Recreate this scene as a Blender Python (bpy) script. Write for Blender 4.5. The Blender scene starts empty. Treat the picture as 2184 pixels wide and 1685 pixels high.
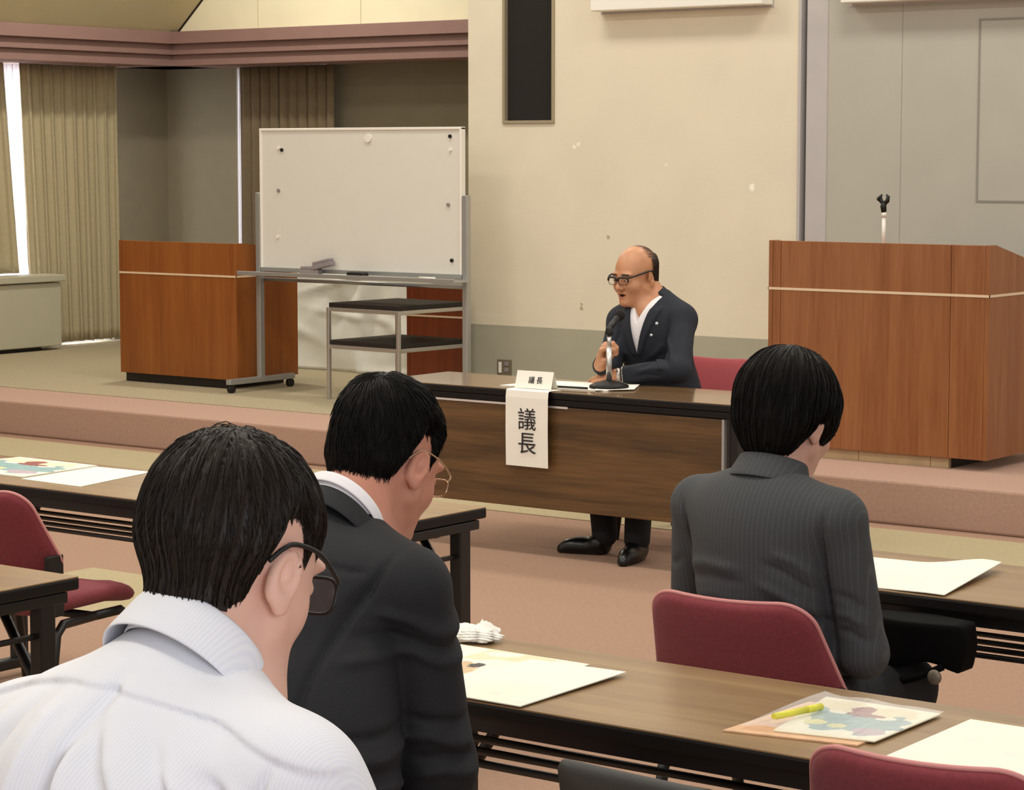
import bpy, bmesh, math, random
import numpy as np
from mathutils import Vector, Matrix, Euler

PI = math.pi
SC = bpy.context.scene
COL = SC.collection

# ------------------------------------------------------------------ camera
W_PX, H_PX, F_PX = 2184, 1685, 5150.0
cam_d = bpy.data.cameras.new('camera')
cam_d.sensor_fit = 'HORIZONTAL'
cam_d.sensor_width = 36.0
cam_d.lens = 36.0 * F_PX / W_PX
cam_d.clip_start = 0.05
cam = bpy.data.objects.new('camera', cam_d)
COL.objects.link(cam)
cam.location = (0, 0, 1.68)
cam.rotation_euler = Euler((math.radians(90 - 5.7), 0, math.radians(36.87)), 'XYZ')
SC.camera = cam

# ------------------------------------------------------------------ view, world, lights
SC.view_settings.view_transform = 'Standard'
SC.view_settings.look = 'None'
SC.view_settings.gamma = 1.0
SC.view_settings.use_curve_mapping = False
SC.view_settings.exposure = 0.0

wd = bpy.data.worlds.new('world')
SC.world = wd
wd.use_nodes = True
bgn = wd.node_tree.nodes['Background']
bgn.inputs[0].default_value = (1.0, 0.94, 0.85, 1)
bgn.inputs[1].default_value = 0.54


def area(name, loc, size, power, color=(1, 0.9, 0.74), rot=(0, 0, 0), sy=None):
    d = bpy.data.lights.new(name, 'AREA')
    d.shape = 'RECTANGLE'
    d.size = size
    d.size_y = sy if sy else size
    d.energy = power
    d.color = color
    o = bpy.data.objects.new(name, d)
    o.location = loc
    o.rotation_euler = rot
    COL.objects.link(o)
    return o


WARM = (1.0, 0.94, 0.83)
# rows of ceiling lamps over the hall
for lx in (-11.4, -8.4, -5.4, -2.4):
    for ly in (10.2, 7.2, 4.2, 1.2):
        area('ceiling_lamp', (lx, ly, 4.4), 1.3, 38, WARM, sy=0.5)
# a small bright downlight over the left end of the stage
area('stage_lamp', (-11.7, 11.9, 4.1), 0.25, 62, WARM)
# daylight from the windows at the rear right of the hall
rl = area('rear_daylight', (1.9, -0.2, 2.2), 2.2, 66, (0.80, 0.85, 1.0), sy=1.6)
rl.rotation_euler = (Vector((-1.9, 2.2, 0.9)) - rl.location).to_track_quat('-Z', 'Y').to_euler()
# daylight outside the two alcove windows
area('window_daylight', (-14.65, 12.6, 1.45), 2.4, 380, (0.93, 0.95, 1.0), rot=(0, math.radians(-90), 0), sy=2.6)
area('window_daylight', (-12.75, 14.75, 1.45), 1.2, 55, (0.93, 0.95, 1.0), rot=(math.radians(-90), 0, 0), sy=2.4)


# ------------------------------------------------------------------ materials
def lin(h):
    c = [int(h[i:i + 2], 16) / 255 for i in (0, 2, 4)]
    return tuple((x / 12.92 if x <= 0.04045 else ((x + 0.055) / 1.055) ** 2.4) for x in c) + (1.0,)


def mat(name, col, rough=0.6, metal=0.0, var=0.0, vscale=8.0, bump=0.0, bscale=200.0, stretch=None, spec=None, sheen=0.0, trans=0.0, alpha=1.0, sss=0.0):
    m = bpy.data.materials.new(name)
    m.use_nodes = True
    nt = m.node_tree
    b = nt.nodes['Principled BSDF']
    c = lin(col) if isinstance(col, str) else tuple(col) + (1.0,)
    b.inputs['Base Color'].default_value = c
    b.inputs['Roughness'].default_value = rough
    b.inputs['Metallic'].default_value = metal
    if spec is not None:
        b.inputs['Specular IOR Level'].default_value = spec
    if sheen:
        b.inputs['Sheen Weight'].default_value = sheen
    if trans:
        b.inputs['Transmission Weight'].default_value = trans
    if alpha < 1:
        b.inputs['Alpha'].default_value = alpha
    if sss:
        b.inputs['Subsurface Weight'].default_value = sss
        b.inputs['Subsurface Radius'].default_value = (0.012, 0.004, 0.002)
        b.inputs['Subsurface Scale'].default_value = 0.6
    if var or bump:
        tc = nt.nodes.new('ShaderNodeTexCoord')
        mp = nt.nodes.new('ShaderNodeMapping')
        if stretch:
            mp.inputs['Scale'].default_value = stretch
        nt.links.new(tc.outputs['Object'], mp.inputs['Vector'])
    if var:
        n = nt.nodes.new('ShaderNodeTexNoise')
        n.inputs['Scale'].default_value = vscale
        n.inputs['Detail'].default_value = 5
        r = nt.nodes.new('ShaderNodeValToRGB')
        r.color_ramp.elements[0].position = 0.3
        r.color_ramp.elements[1].position = 0.7
        r.color_ramp.elements[0].color = tuple(x * (1 - var) for x in c[:3]) + (1,)
        r.color_ramp.elements[1].color = tuple(min(1, x * (1 + var)) for x in c[:3]) + (1,)
        nt.links.new(mp.outputs[0], n.inputs['Vector'])
        nt.links.new(n.outputs[0], r.inputs[0])
        nt.links.new(r.outputs[0], b.inputs['Base Color'])
    if bump:
        n2 = nt.nodes.new('ShaderNodeTexNoise')
        n2.inputs['Scale'].default_value = bscale
        n2.inputs['Detail'].default_value = 3
        bp = nt.nodes.new('ShaderNodeBump')
        bp.inputs['Strength'].default_value = bump
        bp.inputs['Distance'].default_value = 0.004
        nt.links.new(mp.outputs[0], n2.inputs['Vector'])
        nt.links.new(n2.outputs[0], bp.inputs['Height'])
        nt.links.new(bp.outputs[0], b.inputs['Normal'])
    return m


def wood(name, dark, light, axis='x', scale=3.0, rough=0.4, fine=1.0):
    """grain running along axis"""
    m = bpy.data.materials.new(name)
    m.use_nodes = True
    nt = m.node_tree
    b = nt.nodes['Principled BSDF']
    b.inputs['Roughness'].default_value = rough
    tc = nt.nodes.new('ShaderNodeTexCoord')
    mp = nt.nodes.new('ShaderNodeMapping')
    s = {'x': (0.06, 1, 1), 'y': (1, 0.06, 1), 'z': (1, 1, 0.05)}[axis]
    mp.inputs['Scale'].default_value = s
    n = nt.nodes.new('ShaderNodeTexNoise')
    n.inputs['Scale'].default_value = scale * 6
    n.inputs['Detail'].default_value = 6
    n.inputs['Roughness'].default_value = 0.65
    n.inputs['Distortion'].default_value = 0.6
    n2 = nt.nodes.new('ShaderNodeTexNoise')
    n2.inputs['Scale'].default_value = scale * 45 * fine
    n2.inputs['Detail'].default_value = 2
    mx = nt.nodes.new('ShaderNodeMath')
    mx.operation = 'MULTIPLY_ADD'
    mx.inputs[1].default_value = 0.35
    r = nt.nodes.new('ShaderNodeValToRGB')
    r.color_ramp.elements[0].position = 0.48
    r.color_ramp.elements[0].color = lin(dark)
    r.color_ramp.elements[1].position = 0.86
    r.color_ramp.elements[1].color = lin(light)
    L = nt.links.new
    L(tc.outputs['Object'], mp.inputs[0])
    L(mp.outputs[0], n.inputs['Vector'])
    L(mp.outputs[0], n2.inputs['Vector'])
    L(n2.outputs[0], mx.inputs[0])
    L(n.outputs[0], mx.inputs[2])
    L(mx.outputs[0], r.inputs[0])
    L(r.outputs[0], b.inputs['Base Color'])
    return m


def stripes(name, base, stripe, period, width, axis=0, rough=0.8, soft=0.1, bump=0.25, bscale=400, sheen=0.0, tilt=0.0):
    """fabric with thin stripes at constant object coordinate"""
    m = mat(name, base, rough, sheen=sheen)
    nt = m.node_tree
    b = nt.nodes['Principled BSDF']
    tc = nt.nodes.new('ShaderNodeTexCoord')
    mp = nt.nodes.new('ShaderNodeMapping')
    mp.inputs['Rotation'].default_value = (0, tilt, 0)
    sp = nt.nodes.new('ShaderNodeSeparateXYZ')
    m1 = nt.nodes.new('ShaderNodeMath'); m1.operation = 'MULTIPLY'; m1.inputs[1].default_value = 1.0 / period
    m2 = nt.nodes.new('ShaderNodeMath'); m2.operation = 'PINGPONG'; m2.inputs[1].default_value = 0.5
    r = nt.nodes.new('ShaderNodeValToRGB')
    r.color_ramp.elements[0].position = width
    r.color_ramp.elements[0].color = lin(stripe)
    r.color_ramp.elements[1].position = min(1, width + soft)
    r.color_ramp.elements[1].color = lin(base)
    m3 = nt.nodes.new('ShaderNodeMath'); m3.operation = 'MULTIPLY'; m3.inputs[1].default_value = 2.0
    n = nt.nodes.new('ShaderNodeTexNoise'); n.inputs['Scale'].default_value = bscale
    bp = nt.nodes.new('ShaderNodeBump'); bp.inputs['Strength'].default_value = bump; bp.inputs['Distance'].default_value = 0.003
    L = nt.links.new
    L(tc.outputs['Object'], mp.inputs[0]); L(mp.outputs[0], sp.inputs[0]); L(sp.outputs[axis], m1.inputs[0]); L(m1.outputs[0], m2.inputs[0])
    L(m2.outputs[0], m3.inputs[0]); L(m3.outputs[0], r.inputs[0]); L(r.outputs[0], b.inputs['Base Color'])
    L(tc.outputs['Object'], n.inputs['Vector']); L(n.outputs[0], bp.inputs['Height']); L(bp.outputs[0], b.inputs['Normal'])
    return m


def paper_print(name, cols, scale=9.0, base='f6f3df', cover=0.5, stretch=(1, 1, 1), rough=0.6):
    """white paper with soft printed blotches"""
    m = mat(name, base, rough)
    nt = m.node_tree
    b = nt.nodes['Principled BSDF']
    tc = nt.nodes.new('ShaderNodeTexCoord')
    mp = nt.nodes.new('ShaderNodeMapping'); mp.inputs['Scale'].default_value = stretch
    n = nt.nodes.new('ShaderNodeTexNoise'); n.inputs['Scale'].default_value = scale; n.inputs['Detail'].default_value = 2.5
    r = nt.nodes.new('ShaderNodeValToRGB')
    els = r.color_ramp.elements
    els[0].position = 0.0; els[0].color = lin(base)
    els[1].position = cover; els[1].color = lin(base)
    k = len(cols)
    for i, c in enumerate(cols):
        e = els.new(min(0.99, cover + 0.02 + (0.82 - cover) * (i + 0.5) / k))
        e.color = lin(c)
    L = nt.links.new
    L(tc.outputs['Object'], mp.inputs[0]); L(mp.outputs[0], n.inputs['Vector']); L(n.outputs[0], r.inputs[0]); L(r.outputs[0], b.inputs['Base Color'])
    return m


M = {}
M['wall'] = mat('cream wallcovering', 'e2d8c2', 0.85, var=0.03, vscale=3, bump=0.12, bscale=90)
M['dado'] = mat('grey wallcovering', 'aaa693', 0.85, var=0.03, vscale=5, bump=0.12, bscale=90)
M['alcove'] = mat('shade-darkened grey wallcovering', '857c66', 0.9, var=0.03, bump=0.1, bscale=90)  # base colour darkened to stand in for the dim light in the alcove
M['upper'] = mat('pale yellow panel', 'efe7c8', 0.8, var=0.03, vscale=4)
M['slope'] = mat('olive cream ceiling', 'cfc5a0', 0.85, var=0.03, vscale=4)
M['mauve'] = mat('mauve cornice', '8f7069', 0.7, var=0.04, vscale=6)
M['pinkcarpet'] = mat('pink carpet', 'a6846e', 0.95, var=0.07, vscale=60, bump=0.6, bscale=350)
M['rosecarpet'] = mat('rose carpet', 'b89684', 0.95, var=0.06, vscale=60, bump=0.6, bscale=350)
M['beigecarpet'] = mat('beige carpet', 'b3a481', 0.95, var=0.07, vscale=60, bump=0.6, bscale=350)
M['greycarpet'] = mat('olive grey carpet', 'ab9e81', 0.95, var=0.07, vscale=60, bump=0.6, bscale=350)
M['panel'] = mat('grey partition', 'b2afa3', 0.7, var=0.03, vscale=4, bump=0.08, bscale=90)
M['panel2'] = mat('lavender grey post', 'b9b4b2', 0.6, var=0.04, vscale=6)
M['groove'] = mat('dark groove', '3a3732', 0.8)
M['softgroove'] = mat('grey groove', '8f8c82', 0.8)
M['black'] = mat('black', '0d0b0b', 0.5)
M['blackmetal'] = mat('black painted steel', '120e0d', 0.42)
M['blackedge'] = mat('black edge band', '0f0b0a', 0.5, spec=0.3)
M['tabletop'] = wood('walnut laminate', '836545', 'a0825c', 'x', 2.2, 0.28)
M['darktop'] = wood('dark walnut laminate', '6b5136', '846749', 'x', 2.2, 0.12)
M['modesty'] = wood('brown walnut panel', '45301a', '74542f', 'x', 1.6, 0.45)
M['cherry'] = wood('cherry veneer', '86502b', 'a26a40', 'z', 2.0, 0.38)
M['cherry2'] = wood('orange cherry veneer', '85491c', '9f5f28', 'z', 1.6, 0.4)
M['redwood'] = wood('red brown veneer', '6b3018', '83401f', 'z', 2.0, 0.4)
M['inlay'] = mat('pale inlay', 'e8cfae', 0.35)
M['plinthbeige'] = mat('beige plinth boards', 'b79d78', 0.7, var=0.1, vscale=9)
M['plinthdark'] = mat('dark plinth', '1c1512', 0.5)
M['chrome'] = mat('chrome', 'cfccc8', 0.34, 0.9)
M['alu'] = mat('grey aluminium', 'b4b5b3', 0.42, 0.7)
M['brightalu'] = mat('bright aluminium', 'e9e6e2', 0.3, 0.6)
M['wine'] = mat('wine red fabric', '83323a', 0.9, var=0.1, vscale=120, bump=0.4, bscale=500, sheen=0.1)
M['piping'] = mat('pink piping', 'd08a86', 0.6)
M['redfab'] = mat('red fabric', 'a5444a', 0.9, var=0.08, vscale=120, bump=0.3, bscale=500, sheen=0.15)
M['whiteboard'] = mat('white enamel', 'e4e0d6', 0.25, var=0.01)
M['whiteframe'] = mat('white frame', 'f1ece2', 0.4)
M['felt'] = mat('grey felt', '8d8586', 0.8)
M['white'] = mat('white plastic', 'eeeae0', 0.5)
M['paper'] = paper_print('printed paper', ['eeecde', 'e2e2d8'], 18, cover=0.54, stretch=(0.6, 1, 1))
M['plainpaper'] = mat('plain paper', 'f6f2e6', 0.7)
M['cover'] = paper_print('picture leaflet', ['f0e7c0', 'b9cfc8', '8fb3b3', '9db7b5', 'd8b48a', 'a8443a'], 11, cover=0.40)
M['brochure'] = paper_print('tan photo leaflet', ['f1ead0', 'dcc9a0', 'c9a984'], 13, cover=0.46)
M['peach'] = mat('peach paper', 'e0b58c', 0.6, var=0.1, vscale=30)
M['yellow'] = mat('yellow highlighter', 'e6df4a', 0.35)
M['film'] = mat('clear film', 'ffffff', 0.08, trans=0.0, alpha=0.22)
M['ink'] = mat('ink', '1b1a1c', 0.6)
M['sheet'] = mat('white dust sheet', 'f2f1e8', 0.85, var=0.03, bump=0.1, bscale=40)
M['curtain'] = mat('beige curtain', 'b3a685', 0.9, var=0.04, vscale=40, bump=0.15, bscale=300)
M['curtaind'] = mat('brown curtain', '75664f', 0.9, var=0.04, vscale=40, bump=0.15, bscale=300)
M['radiator'] = mat('cream enamel', 'b6b19a', 0.5, var=0.02)
M['outlet'] = mat('bronze plate', '7d7260', 0.45, 0.3)
M['speaker'] = mat('black speaker cloth', '1d1915', 0.95, bump=0.3, bscale=300)
M['bronzeframe'] = mat('beige metal frame', 'a3967c', 0.5, 0.2)
M['skin1'] = mat('fair skin', 'e2b39e', 0.5, var=0.05, vscale=30, sss=0.15)
M['ear1'] = mat('reddish skin', 'd89480', 0.5, sss=0.2)
M['ear2'] = mat('reddish skin', 'c47f68', 0.5, sss=0.2)
M['skin2'] = mat('ruddy skin', 'c98a72', 0.5, var=0.06, vscale=30, sss=0.15)
M['skin3'] = mat('pale skin', 'd3a28e', 0.5, var=0.05, vscale=30, sss=0.15)
M['skin4'] = mat('tan skin', 'c58d68', 0.42, var=0.07, vscale=28, sss=0.12)
M['hairblack'] = mat('black hair', '120e0b', 0.55, spec=0.16)
M['hairbrown'] = mat('dark brown hair', '241b13', 0.5, spec=0.24)
M['hairthin'] = mat('thin grey brown hair', '7d6554', 0.6)
M['hairgrey'] = mat('dark thinning hair', '3b2d25', 0.5)
M['shirt'] = stripes('pale striped shirt', 'e9e9ec', 'e3e3ea', 0.0030, 0.25, 0, 0.85, 0.5, 0.10, 500)
M['whitecloth'] = mat('white cotton', 'ece8ea', 0.8, bump=0.1, bscale=300)
M['suitblack'] = mat('black suiting', '151519', 0.8, var=0.15, vscale=220, bump=0.25, bscale=500)
M['suitgrey'] = stripes('grey pinstripe suiting', '3f4042', '4b4c4c', 0.0105, 0.06, 0, 0.85, 0.2, 0.3, 420)
M['suitnavy'] = mat('navy linen', '1f232d', 0.88, var=0.3, vscale=260, bump=0.35, bscale=420)
M['trouser'] = mat('black trousers', '121113', 0.85)
M['leather'] = mat('black leather', '0b0a0a', 0.3)
M['bagcloth'] = mat('black nylon', '070606', 0.85, spec=0.1)
M['darkgrey'] = mat('dark grey vinyl', '2e2b28', 0.6, bump=0.1, bscale=200)
def lens_mat():
    m = bpy.data.materials.new('clear lens')
    m.use_nodes = True
    nt = m.node_tree
    nt.nodes.remove(nt.nodes['Principled BSDF'])
    tr = nt.nodes.new('ShaderNodeBsdfTransparent')
    gl = nt.nodes.new('ShaderNodeBsdfGlossy'); gl.inputs['Roughness'].default_value = 0.05
    mx = nt.nodes.new('ShaderNodeMixShader'); mx.inputs[0].default_value = 0.05
    nt.links.new(tr.outputs[0], mx.inputs[1]); nt.links.new(gl.outputs[0], mx.inputs[2])
    nt.links.new(mx.outputs[0], nt.nodes['Material Output'].inputs[0])
    return m


M['lens'] = lens_mat()
M['gold'] = mat('pale gold wire', 'c9ad92', 0.25, 1.0)
M['lip'] = mat('lips', 'b2725a', 0.5)
M['mouthdark'] = mat('open mouth', '3a1714', 0.6)
M['eyewhite'] = mat('eye white', 'd9cfc4', 0.3)
M['iris'] = mat('dark iris', '150d09', 0.2)
M['pin'] = mat('silver pin', 'e4e8ee', 0.25, 0.5)
M['glass'] = mat('window glass', 'ffffff', 0.02, trans=1.0)


def sheer_mat():
    m = bpy.data.materials.new('white sheer')
    m.use_nodes = True
    nt = m.node_tree
    b = nt.nodes['Principled BSDF']
    b.inputs['Base Color'].default_value = (0.95, 0.94, 0.95, 1)
    b.inputs['Roughness'].default_value = 0.9
    tr = nt.nodes.new('ShaderNodeBsdfTranslucent')
    tr.inputs[0].default_value = (0.95, 0.93, 0.95, 1)
    mx = nt.nodes.new('ShaderNodeMixShader')
    mx.inputs[0].default_value = 0.6
    nt.links.new(b.outputs[0], mx.inputs[1])
    nt.links.new(tr.outputs[0], mx.inputs[2])
    nt.links.new(mx.outputs[0], nt.nodes['Material Output'].inputs[0])
    return m


M['sheer'] = sheer_mat()


# ------------------------------------------------------------------ object helpers
def tag(o, label=None, cat=None, group=None, kind=None):
    if label: o['label'] = label
    if cat: o['category'] = cat
    if group: o['group'] = group
    if kind: o['kind'] = kind
    return o


def thing(name, label, cat, loc=(0, 0, 0), rz=0.0, group=None):
    o = bpy.data.objects.new(name, None)
    o.empty_display_size = 0.1
    COL.objects.link(o)
    o.location = loc
    o.rotation_euler = (0, 0, rz)
    return tag(o, label, cat, group)


def link_mesh(name, me, m, parent=None, smooth=False, loc=None):
    mats = m if isinstance(m, (list, tuple)) else [m]
    for x in mats:
        me.materials.append(x)
    if smooth:
        me.polygons.foreach_set('use_smooth', [True] * len(me.polygons))
    o = bpy.data.objects.new(name, me)
    COL.objects.link(o)
    if parent: o.parent = parent
    if loc: o.location = loc
    return o


def from_bm(name, bm, m, parent=None, smooth=False, loc=None):
    bmesh.ops.recalc_face_normals(bm, faces=bm.faces)
    me = bpy.data.meshes.new(name)
    bm.to_mesh(me)
    bm.free()
    return link_mesh(name, me, m, parent, smooth, loc)


def bbox(bm, x0, x1, y0, y1, z0, z1, bev=0.0, seg=2, mi=0, M4=None):
    t = bmesh.new()
    bmesh.ops.create_cube(t, size=1.0)
    for v in t.verts:
        v.co = Vector(((x0 + x1) / 2 + v.co.x * (x1 - x0), (y0 + y1) / 2 + v.co.y * (y1 - y0), (z0 + z1) / 2 + v.co.z * (z1 - z0)))
    if bev > 0:
        bmesh.ops.bevel(t, geom=list(t.edges), offset=bev, segments=seg, affect='EDGES', profile=0.5)
    merge(bm, t, mi, M4)


def merge(bm, t, mi=0, M4=None):
    mp = {}
    for v in t.verts:
        mp[v] = bm.verts.new(M4 @ v.co if M4 is not None else v.co)
    for f in t.faces:
        try:
            nf = bm.faces.new([mp[v] for v in f.verts])
            nf.material_index = mi
            nf.smooth = f.smooth
        except ValueError:
            pass
    t.free()


def box(name, x0, x1, y0, y1, z0, z1, m, parent=None, bev=0.004, M4=None):
    bm = bmesh.new()
    bbox(bm, x0, x1, y0, y1, z0, z1, bev, 2, 0, M4)
    return from_bm(name, bm, m, parent)


def tube(bm, pts, r, n=10, mi=0, closed=False, cap=True):
    """tube along a polyline; r scalar or list"""
    P = [Vector(p) for p in pts]
    k = len(P)
    rs = r if isinstance(r, (list, tuple)) else [r] * k
    rings = []
    up = None
    for i in range(k):
        if closed:
            d = (P[(i + 1) % k] - P[i - 1]).normalized()
        else:
            d = (P[min(i + 1, k - 1)] - P[max(i - 1, 0)]).normalized()
        if up is None:
            up = d.orthogonal().normalized()
        else:
            up = (up - d * up.dot(d))
            up = up.normalized() if up.length > 1e-6 else d.orthogonal().normalized()
        s = d.cross(up)
        rings.append([bm.verts.new(P[i] + (up * math.cos(2 * PI * j / n) + s * math.sin(2 * PI * j / n)) * rs[i]) for j in range(n)])
    rng = range(k) if closed else range(k - 1)
    for i in rng:
        a, b = rings[i], rings[(i + 1) % k]
        for j in range(n):
            f = bm.faces.new((a[j], a[(j + 1) % n], b[(j + 1) % n], b[j]))
            f.smooth = True
            f.material_index = mi
    if cap and not closed:
        for rg in (rings[0][::-1], rings[-1]):
            f = bm.faces.new(rg)
            f.material_index = mi


def tubeo(name, pts, r, m, parent=None, n=10, closed=False):
    bm = bmesh.new()
    tube(bm, pts, r, n, 0, closed)
    return from_bm(name, bm, m, parent)


def lathe(bm, prof, c=(0, 0, 0), n=28, mi=0):
    rings = []
    for r, z in prof:
        rings.append([bm.verts.new((c[0] + r * math.cos(2 * PI * j / n), c[1] + r * math.sin(2 * PI * j / n), c[2] + z)) for j in range(n)])
    for a, b in zip(rings[:-1], rings[1:]):
        for j in range(n):
            f = bm.faces.new((a[j], a[(j + 1) % n], b[(j + 1) % n], b[j]))
            f.smooth = True
            f.material_index = mi
    for rg in (rings[0][::-1], rings[-1]):
        f = bm.faces.new(rg)
        f.material_index = mi


def bez(pts, n=8):
    """Catmull-Rom through points"""
    P = [Vector(p) for p in pts]
    out = []
    for i in range(len(P) - 1):
        p0 = P[max(i - 1, 0)]; p1 = P[i]; p2 = P[i + 1]; p3 = P[min(i + 2, len(P) - 1)]
        for j in range(n):
            t = j / n
            out.append(0.5 * ((2 * p1) + (-p0 + p2) * t + (2 * p0 - 5 * p1 + 4 * p2 - p3) * t * t + (-p0 + 3 * p1 - 3 * p2 + p3) * t ** 3))
    out.append(P[-1])
    return out


def struct(o):
    o['kind'] = 'structure'
    return o


def copy_tree(o, parent=None):
    c = o.copy()
    COL.objects.link(c)
    c.parent = parent
    for ch in list(o.children):
        copy_tree(ch, c)
    return c


#%%STRUCT
# ------------------------------------------------------------------ the room
STG = 0.2          # stage height
struct(box('floor', -16.5, 3.0, -1.2, 16.0, -0.1, 0.0, M['pinkcarpet'], bev=0))
bm = bmesh.new()
bbox(bm, -16.0, 1.5, 9.0, 9.60, 0.0, 0.004, 0)
bbox(bm, -5.2, 1.5, 4.2, 4.75, 0.0, 0.004, 0)
o = struct(from_bm('trim_1', bm, M['beigecarpet']))
struct(box('trim_2', -7.2, -6.45, 6.05, 6.75, 0.0, 0.004, M['beigecarpet'], bev=0))
struct(box('stage', -16.0, 2.5, 9.75, 16.0, 0.0, STG, M['rosecarpet'], bev=0.012))
struct(box('trim_3', -16.0, -6.9, 10.32, 16.0, STG, STG + 0.004, M['greycarpet'], bev=0))

# cream front wall with grey dado; its left end is a free edge of the alcove
WY = 11.6


def wall_mat():
    """cream wallcovering with a few scuffs and chipped spots of its own"""
    m = M['wall']
    nt = m.node_tree
    b = nt.nodes['Principled BSDF']
    src = b.inputs['Base Color'].links[0].from_socket
    geo = nt.nodes.new('ShaderNodeNewGeometry')
    nz = nt.nodes.new('ShaderNodeTexNoise'); nz.inputs['Scale'].default_value = 40
    add = nt.nodes.new('ShaderNodeVectorMath'); add.operation = 'MULTIPLY_ADD'
    add.inputs[1].default_value = (0.03, 0.03, 0.03)
    nt.links.new(geo.outputs['Position'], nz.inputs['Vector'])
    nt.links.new(nz.outputs['Color'], add.inputs[0])
    nt.links.new(geo.outputs['Position'], add.inputs[2])
    for (x, z, r, c) in ((-8.215, 1.738, 0.014, 'f4ecd6'), (-8.245, 1.72, 0.012, 'f4ecd6'), (-7.03, 1.497, 0.018, 'fbf5e4'),
                         (-7.6, 1.62, 0.008, 'f4ecd6'), (-8.19, 0.775, 0.012, 'b3a688'), (-8.188, 0.80, 0.008, 'b3a688'), (-8.0, 1.20, 0.012, 'b9ac90')):
        d = nt.nodes.new('ShaderNodeVectorMath'); d.operation = 'DISTANCE'
        d.inputs[1].default_value = (x + 0.015, WY + 0.015, z + 0.015)
        lt = nt.nodes.new('ShaderNodeMath'); lt.operation = 'LESS_THAN'; lt.inputs[1].default_value = r
        mx = nt.nodes.new('ShaderNodeMix'); mx.data_type = 'RGBA'
        nt.links.new(add.outputs[0], d.inputs[0]); nt.links.new(d.outputs['Value'], lt.inputs[0]); nt.links.new(lt.outputs[0], mx.inputs[0])
        nt.links.new(src, mx.inputs[6]); mx.inputs[7].default_value = lin(c)
        src = mx.outputs[2]
    nt.links.new(src, b.inputs['Base Color'])


wall_mat()
SPX0, SPX1, SPZ = -8.765, -8.385, 1.86
bm = bmesh.new()
bbox(bm, -9.03, SPX0, WY, WY + 0.35, 0.652, 4.6)
bbox(bm, SPX0, SPX1, WY, WY + 0.35, 0.652, SPZ)
bbox(bm, SPX1, -6.735, WY, WY + 0.35, 0.652, 4.6)
struct(from_bm('wall_front', bm, M['wall']))
struct(box('wall_dado', -9.03, -6.735, WY - 0.004, WY + 0.35, STG, 0.652, M['dado'], bev=0.002))
# dark slit and grey edge strip, then the grey partition panels
struct(box('trim_4', -6.735, -6.718, WY - 0.012, WY + 0.2, STG, 4.6, M['panel2'], bev=0))
struct(box('trim_5', -6.718, -6.690, WY + 0.05, WY + 0.2, STG, 4.6, M['black'], bev=0))
bm = bmesh.new()
bbox(bm, -6.690, -6.56, WY, WY + 0.2, STG, 4.6, 0.003)
struct(from_bm('trim_6', bm, M['panel2']))
bm = bmesh.new()
bbox(bm, -6.552, -6.110, WY, WY + 0.2, STG, 4.6, 0.003)
bbox(bm, -6.107, -3.6, WY, WY + 0.2, STG, 4.6, 0.003)
bbox(bm, -6.57, -3.6, WY + 0.004, WY + 0.2, STG, 4.6)
struct(from_bm('wall_partition', bm, M['panel']))
# flush panel outline on the partition
bm = bmesh.new()
for a in ((-5.665, -5.655, 1.44, 2.37), (-4.3, -4.29, 1.44, 2.37), (-5.665, -4.29, 1.43, 1.44), (-5.665, -4.29, 2.37, 2.38)):
    bbox(bm, a[0], a[1], WY - 0.004, WY + 0.002, a[2], a[3])
struct(from_bm('trim_7', bm, M['softgroove']))

# alcove: back wall, left wall, cornices, sloping ceiling
AY, AX = 14.15, -14.12
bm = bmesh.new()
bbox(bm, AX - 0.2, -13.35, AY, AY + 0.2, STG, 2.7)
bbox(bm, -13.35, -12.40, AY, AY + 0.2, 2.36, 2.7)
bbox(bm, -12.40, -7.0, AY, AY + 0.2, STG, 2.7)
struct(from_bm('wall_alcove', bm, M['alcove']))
UY, UX = 13.62, -13.53          # front planes of the wall and ceiling above the curtain boxes
struct(box('wall_upper', UX - 0.3, -7.0, UY, UY + 0.2, 2.60, 4.9, M['upper'], bev=0))
bm = bmesh.new()
for x in (-12.62, -11.60, -10.60):
    bbox(bm, x, x + 0.006, UY - 0.003, UY + 0.01, 2.60, 4.9)
struct(from_bm('trim_8', bm, M['slope']))
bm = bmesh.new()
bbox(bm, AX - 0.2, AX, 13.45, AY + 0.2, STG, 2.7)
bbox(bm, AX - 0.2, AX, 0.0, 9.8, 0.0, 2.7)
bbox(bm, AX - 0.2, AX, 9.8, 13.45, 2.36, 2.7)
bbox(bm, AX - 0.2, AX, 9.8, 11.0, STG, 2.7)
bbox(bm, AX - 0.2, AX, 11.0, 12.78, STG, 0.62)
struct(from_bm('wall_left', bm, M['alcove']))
# windows behind the curtains: frame and pane
wf = bmesh.new()
for a in ((11.0, 11.05, .62, 2.36), (13.40, 13.45, STG, 2.36), (12.76, 12.81, STG, 2.36)):
    bbox(wf, AX - 0.14, AX - 0.08, a[0], a[1], a[2], a[3])
bbox(wf, AX - 0.14, AX - 0.08, 11.0, 13.45, 2.31, 2.36)
w1 = struct(from_bm('window_1', wf, M['alu']))
o = box('pane', AX - 0.115, AX - 0.109, 11.02, 13.43, STG, 2.34, M['glass'], w1, 0)
wf = bmesh.new()
for a in ((-13.35, -13.30, STG, 2.36), (-12.45, -12.40, STG, 2.36)):
    bbox(wf, a[0], a[1], AY + 0.08, AY + 0.14, a[2], a[3])
w2 = struct(from_bm('window_2', wf, M['alu']))
o = box('pane', -13.33, -12.42, AY + 0.10, AY + 0.106, STG, 2.34, M['glass'], w2, 0)

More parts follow.
